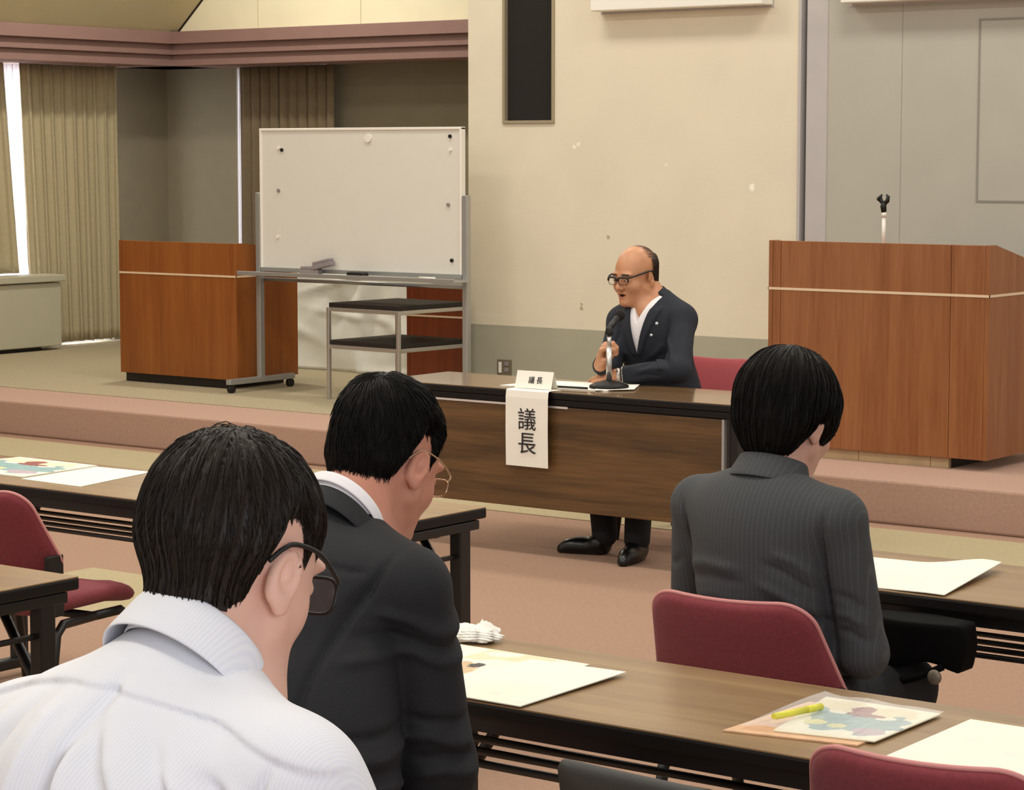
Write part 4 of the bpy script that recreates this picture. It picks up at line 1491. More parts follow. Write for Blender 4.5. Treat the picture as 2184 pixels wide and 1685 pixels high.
def ring_collar(name, m, parent, C, R, a, b, amax, h, fall, flare, drop, thick=0.003, n=40, tip=0.0, stand_in=0.004, openf=0.0):
    """fold-over collar round a neck: C base centre, R columns (right, forward, up)"""
    bm = bmesh.new()
    rows = []
    for i in range(n + 1):
        th = -amax + 2 * amax * i / n
        k = (1 - math.cos(th)) / 2
        at = abs(th) / amax
        hh = h * (1 - 0.35 * k)
        fl = fall * (1 + tip * at ** 4)
        base = -drop * k
        prof = [(1.0 + 0, 0.0), (0.985, hh * 0.5), (0.99, hh * 0.9)]
        out = []
        for s, z in prof:
            out.append((s, 0.0, z + base))
        out.append((1.0, 0.004, hh + base))
        for f in (0.15, 0.4, 0.7, 1.0):
            out.append((1.0, 0.006 + flare * f ** 1.2 * (1 - 0.2 * k), hh - fl * f + base))
        row = []
        for s, o, z in out:
            x = math.sin(th) * (a * s + o)
            y = -math.cos(th) * (b * s + o)
            p = np.array(C) + R @ A3(x, y, z)
            row.append(bm.verts.new(p))
        rows.append(row)
    for r0, r1 in zip(rows[:-1], rows[1:]):
        for j in range(len(r0) - 1):
            f = bm.faces.new((r0[j], r1[j], r1[j + 1], r0[j + 1]))
            f.smooth = True
    o = from_bm(name, bm, m, parent, True)
    md = o.modifiers.new('thick', 'SOLIDIFY'); md.thickness = thick; md.offset = 0
    sb = o.modifiers.new('sub', 'SUBSURF'); sb.levels = 1; sb.render_levels = 1
    return o


def limb(p, pts, rs, k=0.03):
    return chain(p, pts, rs, k)


def seated_legs(p, hipw=0.10, hipy=0.0, z=0.50, knee=(0.11, 0.42, 0.50), foot=(0.12, 0.40, 0.07), r=(0.088, 0.068, 0.05), k=0.03):
    s = np.stack([np.abs(p[:, 0]), p[:, 1], p[:, 2]], 1)
    return smin(cone(s, (hipw, hipy, z), knee, r[0], r[1]), cone(s, knee, foot, r[1] * 0.95, r[2]), k)


def shoes(parent, pos, m=None):
    for (x, y, z, rz) in pos:
        R = rot(0, 0, rz)
        fn = lambda p: smax(smin(smin(ell(p, A3(x, y, z + 0.045), (0.042, 0.062, 0.055)),
                                      ell(p, A3(x, y, z) + R @ A3(0, 0.075, 0.034), (0.042, 0.095, 0.038), R), 0.03),
                                 cone(p, A3(x, y, z) + R @ A3(0, 0.05, 0.022), A3(x, y, z) + R @ A3(0, 0.165, 0.016), 0.036, 0.024), 0.02), (z + 0.002) - p[:, 2], 0.004)
        sdf_mesh('shoe', fn, (x - 0.26, y - 0.26, z - 0.03), (x + 0.26, y + 0.26, z + 0.16), 0.007, m or M['leather'], parent)


def eyeglasses(parent, Hc, R, m, lensm, rim=0.0022, w=0.026, hgt=0.019, yy=0.116, zz=0.006, temple=True, ear=(0.083, -0.004, 0.028), halfrim=False, tm=None, brow=1.0):
    t = None
    bm = bmesh.new()
    T = lambda p: A3(*p) @ R.T + Hc
    hx = 0.033
    rimpts = {}
    for s in (-1, 1):
        pts = []
        for i in range(28):
            a = 2 * PI * i / 28
            ca, sa = math.cos(a), math.sin(a)
            k = (abs(ca) ** 3.2 + abs(sa) ** 3.2) ** (-1 / 3.2)
            pts.append(T((s * hx + w * ca * k, yy - 0.06 * (abs(s * hx + w * ca * k) / 0.065) ** 2 * 0.12, zz + hgt * sa * k - 0.004)))
        rimpts[s] = pts
        if halfrim:
            tube(bm, pts[0:15], rim * 1.3 * brow, 8)
            tube(bm, pts[14:] + pts[:1], rim * 0.6, 6)
        else:
            tube(bm, pts, rim, 8, closed=True)
    tube(bm, [T((-0.008, yy, zz + 0.004)), T((0, yy + 0.003, zz + 0.007)), T((0.008, yy, zz + 0.004))], rim, 8)
    g = from_bm('glasses', bm, m, parent)
    for s in (-1, 1):
        tp = bez([T((s * (hx + w), yy - 0.008, zz + hgt * 0.55)), T((s * 0.074, yy - 0.03, zz + 0.014)), T((s * (ear[0] - 0.001), 0.04, ear[2] + 0.004)),
                  T((s * ear[0], ear[1], ear[2] + 0.006)), T((s * (ear[0] - 0.001), ear[1] - 0.020, ear[2] - 0.002)), T((s * (ear[0] - 0.006), ear[1] - 0.034, ear[2] - 0.018))], 5)
        tubeo('temple', tp, rim * 1.25 * (1 + 0.6 * (brow - 1)), tm or m, g, 8)
        bm = bmesh.new()
        f = bm.faces.new([bm.verts.new(p) for p in rimpts[s]])
        o = from_bm('lens', bm, lensm, g)
        md = o.modifiers.new('thick', 'SOLIDIFY'); md.thickness = 0.0015; md.offset = 0
    return g


NAPE = [(-0.13, -0.050), (-0.075, -0.052), (-0.055, -0.048), (-0.042, -0.030), (-0.030, 0.004), (-0.020, 0.040), (0.012, 0.046), (0.022, 0.022), (0.027, 0.004), (0.034, 0.004), (0.040, 0.022)]


# ================================================================= young man in the pale shirt (foreground)
def man_in_shirt():
    t = thing('person', 'young man in a pale striped shirt and black glasses, head bowed, nearest the camera', 'person', (-1.752, 1.42, 0), 0)
    Hc = A3(0.010, 0.405, 1.240)
    R = rot(-19, 0, 5)
    N = A3(0.012, 0.350, 1.156)
    SL, SR = A3(-0.185, 0.30, 1.035), A3(0.185, 0.31, 1.050)
    EL, ER = A3(-0.285, 0.42, 0.82), A3(0.275, 0.42, 0.82)
    WL, WR = A3(-0.16, 0.60, 0.735), A3(0.16, 0.61, 0.735)
    HL = rot(-8, 0, -25); HR = rot(-8, 0, 25)

    def body(p):
        d = head_sdf((p - Hc) @ R, slim=0.008)
        nb = Hc + R @ A3(0, -0.028, -0.03)
        d = smin(d, cone(p, nb, N + A3(0, 0.0, -0.01), 0.058, 0.064), 0.022)
        d = smin(d, cone(p, nb + R @ A3(0, 0.03, -0.03), N + A3(0, 0.05, -0.04), 0.045, 0.05), 0.02)
        d = smin(d, cone(p, N + A3(0, 0, -0.06), A3(0, 0.02, 0.56), 0.09, 0.12), 0.05)
        d = smin(d, cone(p, SL, SR, 0.04, 0.04), 0.04)
        for S, E, W, H, sd in ((SL, EL, WL, HL, 1), (SR, ER, WR, HR, -1)):
            d = smin(d, limb(p, [S, E, W], (0.045, 0.034, 0.026)), 0.03)
            d = smin(d, hand_sdf(p, W + H @ A3(0, 0.012, 0), H, 22, THUMB_REST, sd), 0.012)
        d = smin(d, seated_legs(p, r=(0.07, 0.05, 0.038), foot=(0.12, 0.40, 0.06)), 0.04)
        return d
    sdf_mesh('body', body, (-0.42, -0.16, 0.03), (0.42, 0.85, 1.45), 0.0042, M['skin1'], t)
    shirtf = [((-0.02, 0.215, 1.075), (-0.16, 0.10, 0.82), -0.006, 0.016), ((0.0, 0.215, 1.07), (0.10, 0.11, 0.80), 0.006, 0.02), ((0.03, 0.215, 1.07), (0.19, 0.16, 0.88), -0.005, 0.014),
              ((0.06, 0.225, 1.065), (0.22, 0.20, 0.93), 0.005, 0.014), ((0.10, 0.235, 1.06), (0.25, 0.27, 0.93), -0.004, 0.012), ((-0.06, 0.215, 1.07), (-0.22, 0.17, 0.9), 0.005, 0.018),
              ((-0.12, 0.225, 1.07), (-0.26, 0.24, 0.95), -0.005, 0.016), ((0.14, 0.25, 1.055), (0.26, 0.30, 0.96), 0.005, 0.012), ((0.045, 0.19, 1.02), (0.15, 0.12, 0.84), -0.004, 0.012),
              ((0.21, 0.28, 1.11), (0.25, 0.30, 0.98), -0.004, 0.008)]

    SC1 = [([(0.02, 1.14), (0.06, 1.06), (0.08, 0.95)], 0.007, 0.012), ([(0.035, 1.14), (0.10, 1.055), (0.14, 0.95)], -0.005, 0.008), ([(0.06, 1.135), (0.13, 1.05), (0.17, 0.96)], 0.006, 0.010),
           ([(0.09, 1.13), (0.16, 1.05), (0.20, 0.97)], -0.005, 0.008), ([(0.12, 1.10), (0.18, 1.05), (0.225, 0.98)], 0.005, 0.008), ([(0.15, 1.09), (0.20, 1.05), (0.245, 0.99)], -0.0045, 0.007),
           ([(0.18, 1.08), (0.225, 1.04), (0.26, 0.99)], 0.0045, 0.007), ([(0.20, 1.072), (0.24, 1.035), (0.27, 1.0)], -0.004, 0.006),
           ([(-0.05, 1.14), (-0.09, 1.05), (-0.10, 0.95)], -0.005, 0.010), ([(-0.08, 1.135), (-0.13, 1.05), (-0.15, 0.95)], 0.006, 0.012), ([(-0.13, 1.10), (-0.18, 1.04), (-0.2, 0.95)], -0.005, 0.010),
           ([(-0.17, 1.085), (-0.22, 1.04), (-0.25, 0.97)], 0.005, 0.012), ([(0.215, 1.10), (0.205, 1.05), (0.20, 0.98)], -0.004, 0.004), ([(-0.215, 1.09), (-0.205, 1.05), (-0.20, 0.98)], -0.004, 0.004)]

    def shirt(p):
        d = ell(p, (0, 0.245, 0.965), (0.185, 0.125, 0.19), rot(-30, 0, 0))
        d = smin(d, ell(p, (0, 0.09, 0.74), (0.175, 0.13, 0.24), rot(-18, 0, 0)), 0.08)
        d = smin(d, cone(p, SL + A3(0.02, 0, -0.005), SR + A3(-0.02, 0, -0.005), 0.072, 0.072), 0.06)
        d = smin(d, cone(p, N + A3(-0.04, -0.005, -0.030), SL + A3(0.02, -0.01, 0.008), 0.064, 0.060), 0.05)
        d = smin(d, cone(p, N + A3(0.04, -0.010, -0.048), SR + A3(-0.02, -0.01, 0.008), 0.064, 0.060), 0.05)
        d = smin(d, ell(p, (0, 0.20, 1.05), (0.15, 0.07, 0.12), rot(-42, 0, 0)), 0.06)
        d = smin(d, cone(p, (0, 0.20, 1.05), N + A3(0, -0.018, -0.012), 0.068, 0.060), 0.04)
        for S, E, W in ((SL, EL, WL), (SR, ER, WR)):
            d = smin(d, limb(p, [S, E], (0.070, 0.056)), 0.045)
            d = smin(d, limb(p, [E, E * 0.1 + W * 0.9], (0.056, 0.042)), 0.02)
        # yoke: a slightly raised panel above a seam that sags at the centre
        zs = 1.163 - 0.15 * np.sqrt(p[:, 0] ** 2 + 0.0012) - 0.58 * p[:, 0] ** 2
        back = np.clip((0.33 - p[:, 1]) / 0.06, 0, 1)
        d = d - back * (0.0046 / (1 + np.exp(-(p[:, 2] - zs) / 0.0017)) - 0.0010 * np.exp(-((p[:, 2] - zs + 0.003) / 0.0035) ** 2))
        # box pleat under the yoke
        pl = np.exp(-((p[:, 0] + 0.012) / 0.016) ** 4) * np.clip((1.155 - p[:, 2]) / 0.02, 0, 1) * back
        d = d - 0.008 * pl
        return d - 1.5 * creases(p, SC1, 0.30) - creases(p, [([(0.034, 1.165), (0.034, 1.0), (0.03, 0.80)], -0.018, 0.008), ([(0.004, 1.165), (0.0, 1.0), (-0.01, 0.80)], 0.007, 0.012)], 0.30)
    sh = sdf_mesh('shirt', shirt, (-0.42, -0.12, 0.48), (0.42, 0.80, 1.26), 0.0038, M['shirt'], t)
    CR = rot(-44, 0, 0)
    ring_collar('collar', M['shirt'], sh, N + A3(0, -0.014, -0.004), CR, 0.0715, 0.0715, math.radians(155), 0.050, 0.058, 0.012, 0.0, 0.0035, tip=0.3)
    pts = [(a, b + 0.016) if a < -0.05 else (a, b) for a, b in NAPE] + [(0.050, 0.024), (0.075, 0.016), (0.10, 0.010), (0.14, 0.010)]
    wh = A3(0.012, -0.045, 0.138)

    def flow(P, s, rs):
        D = P - wh
        D /= np.maximum(np.linalg.norm(D, axis=1), 0.01)[:, None]
        sw = np.stack([-D[:, 1], D[:, 0], 0 * D[:, 0]], 1)
        D = D * 0.8 + sw * 0.18
        D[:, 2] -= 0.65
        D[:, 1] += 0.12
        ph = np.sin(P[:, 0] * 90 + P[:, 1] * 55) * 0.12
        D[:, 0] += ph
        return D
    hair_object('hair', M['hairbrown'], t, Hc, R, pts, 0.008, 0.004, flow, 5600, 12, 0.0082, 0.0006, (0.0003, 0.0030), 11, tdist=0.065,
                rough=lambda p: 0.0016 * np.sin(np.arctan2(p[:, 0] - 0.012, p[:, 1] + 0.045) * 23 + 8 * p[:, 2]) + 0.0012 * np.sin(np.arctan2(p[:, 0] - 0.012, p[:, 1] + 0.045) * 41 - 15 * p[:, 2]))
    eyeglasses(t, Hc, R, M['black'], M['lens'], rim=0.0022, w=0.028, hgt=0.020, yy=0.120, ear=(0.085, -0.004, 0.033))
    tr = lambda p: smin(seated_legs(p), ell(p, (0, 0.0, 0.53), (0.17, 0.14, 0.10)), 0.05)
    sdf_mesh('trousers', tr, (-0.3, -0.2, 0.03), (0.3, 0.6, 0.68), 0.010, M['trouser'], t)
    shoes(t, ((-0.12, 0.40, 0, 6), (0.12, 0.40, 0, -6)))


# ================================================================= man in the black suit
def man_in_black():
    t = thing('person', 'man in a black suit with white shirt collar, head bowed, seated at the front table', 'person', (-2.584, 2.72, 0), 0)
    Hc = A3(0.0, 0.365, 1.158)
    R = rot(-24, 0, 2)
    N = A3(0, 0.262, 1.085)
    SL, SR = A3(-0.165, 0.235, 0.985), A3(0.165, 0.235, 0.985)
    EL, ER = A3(-0.225, 0.30, 0.72), A3(0.178, 0.28, 0.69)
    WL, WR = A3(-0.08, 0.44, 0.58), A3(0.08, 0.44, 0.58)
    HL = rot(-25, 0, -20); HR = rot(-25, 0, 20)

    def body(p):
        d = head_sdf((p - Hc) @ R, slim=0.005)
        nb = Hc + R @ A3(0, -0.028, -0.03)
        d = smin(d, cone(p, nb, N + A3(0, 0.0, -0.01), 0.062, 0.066), 0.022)
        d = smin(d, cone(p, nb + R @ A3(0, 0.03, -0.03), N + A3(0, 0.06, -0.05), 0.047, 0.05), 0.02)
        d = smin(d, cone(p, N + A3(0, 0, -0.06), A3(0, 0.02, 0.56), 0.085, 0.11), 0.05)
        d = smin(d, cone(p, SL, SR, 0.04, 0.04), 0.04)
        for S, E, W, H, sd in ((SL, EL, WL, HL, 1), (SR, ER, WR, HR, -1)):
            d = smin(d, limb(p, [S, E, W], (0.042, 0.032, 0.026)), 0.03)
            d = smin(d, hand_sdf(p, W + H @ A3(0, 0.012, 0), H, 25, THUMB_REST, sd), 0.012)
        d = smin(d, seated_legs(p, r=(0.065, 0.05, 0.038), knee=(0.10, 0.42, 0.47), z=0.48, foot=(0.12, 0.40, 0.06)), 0.04)
        return d
    sdf_mesh('body', body, (-0.36, -0.16, 0.03), (0.36, 0.72, 1.36), 0.005, M['skin2'], t)
    jf = [((0.08, 0.09, 1.0), (0.13, 0.02, 0.75), -0.006, 0.018), ((0.17, 0.18, 0.86), (0.20, 0.20, 0.70), -0.006, 0.012), ((0.20, 0.31, 0.80), (0.27, 0.28, 0.74), 0.006, 0.014), ((0.25, 0.24, 0.92), (0.19, 0.20, 0.86), -0.004, 0.012),
          ((0.24, 0.26, 0.86), (0.18, 0.22, 0.80), 0.004, 0.012), ((0.05, 0.17, 1.075), (0.12, 0.16, 1.03), -0.004, 0.008), ((0.27, 0.30, 0.73), (0.20, 0.24, 0.70), -0.006, 0.012)]

    JC2 = [([(0.0, 1.06), (0.0, 0.85), (0.0, 0.55)], -0.003, 0.003), ([(0.175, 1.06), (0.150, 0.98), (0.142, 0.88), (0.145, 0.72)], -0.007, 0.006), ([(-0.175, 1.06), (-0.150, 0.98), (-0.142, 0.88)], -0.007, 0.006),
           ([(0.165, 0.965), (0.21, 0.945), (0.255, 0.905)], 0.006, 0.009), ([(0.155, 0.935), (0.205, 0.915), (0.25, 0.88)], -0.006, 0.008), ([(0.16, 0.90), (0.21, 0.895), (0.255, 0.86)], 0.005, 0.009),
           ([(0.18, 0.79), (0.23, 0.78), (0.27, 0.75)], -0.006, 0.008), ([(0.17, 0.755), (0.22, 0.755), (0.275, 0.725)], 0.006, 0.009), ([(0.18, 0.72), (0.23, 0.725), (0.27, 0.70)], -0.006, 0.008), ([(0.19, 0.69), (0.24, 0.70), (0.275, 0.675)], 0.006, 0.009),
           ([(0.06, 0.99), (0.09, 0.90), (0.10, 0.78)], -0.005, 0.016), ([(0.03, 0.98), (0.04, 0.88), (0.02, 0.74)], 0.004, 0.018), ([(0.10, 0.92), (0.12, 0.84), (0.11, 0.72)], 0.006, 0.012), ([(0.075, 1.045), (0.11, 1.035), (0.15, 1.02)], -0.0035, 0.004)]

    def jacket(p):
        d = ell(p, (0, 0.165, 0.90), (0.170, 0.125, 0.20), rot(-24, 0, 0))
        d = smin(d, ell(p, (0.01, 0.08, 0.70), (0.222, 0.165, 0.29), rot(-10, 0, 0)), 0.07)
        d = smin(d, cone(p, (0, 0.12, 0.99), N + A3(0, -0.02, -0.015), 0.066, 0.062), 0.04)
        d = smin(d, cone(p, SL + A3(0.01, 0, 0), SR + A3(-0.01, 0, 0), 0.066, 0.066), 0.05)
        d = smin(d, cone(p, N + A3(-0.03, -0.015, -0.05), SL + A3(0.01, -0.01, 0.01), 0.064, 0.058), 0.04)
        d = smin(d, cone(p, N + A3(0.03, -0.015, -0.05), SR + A3(-0.01, -0.01, 0.01), 0.064, 0.058), 0.04)
        d = smin(d, ell(p, (0, 0.125, 0.985), (0.14, 0.075, 0.11), rot(-35, 0, 0)), 0.05)
        for S, E, W in ((SL, EL, WL), (SR, ER, WR)):
            d = smin(d, limb(p, [S, E], (0.065, 0.066)), 0.016)
            d = smin(d, limb(p, [E, E * 0.1 + W * 0.9], (0.066, 0.05)), 0.02)
        return d - creases(p, JC2, 0.30)
    ja = sdf_mesh('jacket', jacket, (-0.36, -0.16, 0.40), (0.36, 0.66, 1.16), 0.006, M['suitblack'], t)
    CR = rot(-46, 0, 0)
    ring_collar('collar', M['suitblack'], ja, N + A3(0, -0.018, -0.022), CR, 0.079, 0.079, math.radians(125), 0.032, 0.042, 0.013, 0.03, 0.004)
    ring_collar('shirt_collar', M['whitecloth'], t, N + A3(0, -0.014, -0.006), CR, 0.073, 0.073, math.radians(160), 0.044, 0.022, 0.002, 0.02, 0.003)
    pts = list(NAPE) + [(0.055, 0.035), (0.075, 0.055), (0.095, 0.065), (0.14, 0.085)]

    def flow(P, s, rs):
        D = P - A3(0.0, -0.05, 0.14)
        D /= np.maximum(np.linalg.norm(D, axis=1), 0.01)[:, None]
        D[:, 2] -= 0.4
        D[:, 1] += np.clip(P[:, 2] / 0.12, 0, 1) * 0.7
        D += np.sin(P[:, [1, 2, 0]] * 160) * 0.25
        return D
    hair_object('hair', M['hairblack'], t, Hc, R, pts, 0.007, 0.007, flow, 3600, 6, 0.0070, 0.0007, (0.0005, 0.007), 21, h=0.0045,
                rough=lambda p: 0.0022 * np.sin(70 * p[:, 0] + 30 * p[:, 1]) * np.sin(60 * p[:, 1]) * np.clip(p[:, 2] / 0.08, 0, 1))
    eyeglasses(t, Hc, R, M['gold'], M['lens'], rim=0.0013, w=0.023, hgt=0.0155, yy=0.119, ear=(0.083, -0.004, 0.026))
    tr = lambda p: smin(seated_legs(p, z=0.48, knee=(0.10, 0.42, 0.47), r=(0.085, 0.066, 0.05)), ell(p, (0, 0.0, 0.50), (0.16, 0.14, 0.09)), 0.05)
    sdf_mesh('trousers', tr, (-0.3, -0.2, 0.03), (0.3, 0.6, 0.64), 0.010, M['trouser'], t)
    shoes(t, ((-0.12, 0.40, 0, 6), (0.12, 0.40, 0, -6)))


# ================================================================= woman in the grey pinstripe suit
def woman_in_grey():
    t = thing('person', 'woman with short black hair in a grey pinstripe jacket, seen from behind', 'person', (-2.598, 4.30, 0), math.radians(-2))
    Hc = A3(-0.004, 0.135, 1.105)
    R = rot(-14, 0, 0)
    N = A3(0, 0.075, 1.015)
    SL, SR = A3(-0.175, 0.06, 0.925), A3(0.175, 0.06, 0.925)
    EL, ER = A3(-0.222, 0.11, 0.66), A3(0.208, 0.11, 0.645)
    WL, WR = A3(-0.08, 0.25, 0.600), A3(0.05, 0.25, 0.595)
    HL = rot(-12, 0, -25); HR = rot(-20, 0, 12)

    def body(p):
        d = head_sdf((p - Hc) @ R)
        nb = Hc + R @ A3(0, -0.028, -0.03)
        d = smin(d, cone(p, nb, N + A3(0, 0.0, -0.01), 0.054, 0.058), 0.022)
        d = smin(d, cone(p, N + A3(0, 0, -0.06), A3(0, 0.10, 0.56), 0.08, 0.10), 0.05)
        d = smin(d, cone(p, SL, SR, 0.035, 0.035), 0.04)
        for S, E, W, H, sd in ((SL, EL, WL, HL, 1), (SR, ER, WR, HR, -1)):
            d = smin(d, limb(p, [S, E, W], (0.038, 0.030, 0.024)), 0.03)
            d = smin(d, hand_sdf(p, W + H @ A3(0, 0.012, 0), H, 22, THUMB_REST, sd, scale=0.92), 0.012)
        d = smin(d, seated_legs(p, hipy=0.10, r=(0.065, 0.045, 0.034), knee=(0.09, 0.50, 0.49), z=0.49, foot=(0.08, 0.48, 0.06)), 0.04)
        return d
    sdf_mesh('body', body, (-0.36, -0.16, 0.03), (0.36, 0.72, 1.32), 0.006, M['skin3'], t)
    jf = [((-0.20, 0.01, 0.80), (-0.06, -0.08, 0.82), 0.005, 0.014), ((-0.18, 0.0, 0.77), (-0.05, -0.08, 0.75), -0.006, 0.014), ((0.05, -0.08, 0.84), (0.16, -0.02, 0.76), -0.005, 0.012),
          ((0.08, -0.07, 0.80), (0.17, -0.01, 0.72), 0.005, 0.014), ((0.00, -0.07, 0.72), (0.15, -0.02, 0.70), -0.005, 0.014), ((0.155, 0.0, 0.90), (0.165, 0.02, 0.66), -0.007, 0.010),
          ((-0.165, 0.0, 0.90), (-0.17, 0.02, 0.68), -0.007, 0.010), ((0.24, 0.07, 0.90), (0.19, 0.02, 0.86), -0.004, 0.012), ((0.23, 0.06, 0.78), (0.26, 0.12, 0.70), -0.005, 0.014), ((-0.12, -0.05, 0.70), (0.05, -0.08, 0.69), 0.004, 0.014)]

    JC3 = [([(0.0, 0.99), (0.0, 0.8), (0.0, 0.6)], -0.002, 0.003), ([(-0.185, 0.965), (-0.160, 0.90), (-0.150, 0.84), (-0.146, 0.74), (-0.15, 0.62)], -0.009, 0.007), ([(0.185, 0.965), (0.168, 0.90), (0.162, 0.83), (0.166, 0.74), (0.17, 0.6)], -0.009, 0.007),
           ([(-0.145, 0.815), (-0.08, 0.828), (0.02, 0.822)], 0.006, 0.012), ([(-0.145, 0.79), (-0.07, 0.80), (0.03, 0.795)], -0.005, 0.010), ([(-0.13, 0.755), (-0.05, 0.762), (0.04, 0.75)], 0.004, 0.014),
           ([(0.06, 0.845), (0.11, 0.82), (0.155, 0.775)], -0.006, 0.008), ([(0.08, 0.865), (0.125, 0.845), (0.16, 0.81)], 0.005, 0.009), ([(0.05, 0.80), (0.10, 0.775), (0.155, 0.735)], 0.006, 0.010), ([(0.06, 0.765), (0.11, 0.74), (0.155, 0.71)], -0.006, 0.009),
           ([(0.18, 0.78), (0.215, 0.77), (0.24, 0.745)], -0.005, 0.009), ([(0.175, 0.735), (0.21, 0.735), (0.245, 0.71)], 0.005, 0.009), ([(0.18, 0.70), (0.21, 0.70), (0.245, 0.675)], -0.005, 0.008),
           ([(-0.19, 0.82), (-0.215, 0.80), (-0.24, 0.80)], -0.004, 0.008)]

    def jacket(p):
        d = ell(p, (0, 0.045, 0.84), (0.165, 0.112, 0.19), rot(-4, 0, 0))
        d = smin(d, ell(p, (0, 0.085, 0.62), (0.155, 0.115, 0.20)), 0.08)
        d = smin(d, cone(p, SL + A3(0.01, 0, 0), SR + A3(-0.01, 0, 0), 0.057, 0.057), 0.05)
        d = smin(d, cone(p, N + A3(-0.035, -0.012, -0.058), SL + A3(0.005, -0.005, 0.012), 0.050, 0.050), 0.04)
        d = smin(d, cone(p, N + A3(0.035, -0.012, -0.062), SR + A3(-0.005, -0.005, 0.012), 0.050, 0.050), 0.04)
        d = smin(d, ell(p, (0, 0.015, 0.92), (0.14, 0.068, 0.09), rot(-8, 0, 0)), 0.05)
        d = smin(d, cone(p, (0, 0.02, 0.93), N + A3(0, -0.014, -0.038), 0.056, 0.047), 0.03)
        for S, E, W in ((SL, EL, WL), (SR, ER, WR)):
            d = smin(d, limb(p, [S, E], (0.058, 0.050)), 0.016)
            d = smin(d, limb(p, [E, E * 0.1 + W * 0.9], (0.050, 0.042)), 0.02)
        return d - creases(p, JC3, 0.09)
    ja = sdf_mesh('jacket', jacket, (-0.36, -0.16, 0.40), (0.36, 0.52, 1.08), 0.006, M['suitgrey'], t)
    CR = rot(-22, 0, 0)
    ring_collar('collar', M['suitgrey'], ja, N + A3(0, -0.010, -0.026), CR, 0.066, 0.064, math.radians(128), 0.050, 0.058, 0.021, -0.022, 0.004)
    ring_collar('blouse_collar', M['whitecloth'], t, N + A3(0, -0.004, -0.004), CR, 0.060, 0.058, math.radians(150), 0.026, 0.012, 0.001, 0.02, 0.002)
    pts = [(-0.14, -0.072), (-0.06, -0.072), (-0.03, -0.048), (-0.012, -0.018), (0.012, -0.020), (0.03, -0.052), (0.055, -0.045), (0.07, 0.02), (0.095, 0.05), (0.14, 0.05)]

    def surf(p):
        f = hair_zone(p, pts)
        t_ = np.clip(f / 0.075, 0, 1)
        th = -0.008 + 0.034 * (1 - (1 - t_) ** 2) + 0.004 * np.clip((p[:, 2] - 0.05) / 0.1, 0, 1)
        d = skull_sdf(p) - th
        an = np.arctan2(p[:, 0], p[:, 1])
        return d - (0.0016 * np.sin(an * 21 + 6 * p[:, 2]) + 0.0012 * np.sin(an * 47)) * t_

    def flow(P, s, rs):
        D = P - A3(0.0, -0.03, 0.16)
        D /= np.maximum(np.linalg.norm(D, axis=1), 0.01)[:, None]
        D[:, 2] -= 1.1
        return D
    hair_object('hair', M['hairblack'], t, Hc, R, pts, 0.03, 0, flow, 4200, 11, 0.010, 0.0008, (0.0005, 0.006), 31, h=0.005, surf=surf)
    sk = lambda p: smin(seated_legs(p, hipy=0.10, z=0.50, knee=(0.09, 0.50, 0.49), foot=(0.085, 0.48, 0.07), r=(0.085, 0.066, 0.05)), ell(p, (0, 0.09, 0.52), (0.165, 0.14, 0.10)), 0.06)
    sdf_mesh('trousers', sk, (-0.3, -0.2, 0.03), (0.3, 0.7, 0.66), 0.010, M['trouser'], t)
    shoes(t, ((-0.085, 0.48, 0, 3), (0.085, 0.48, 0, -3)))


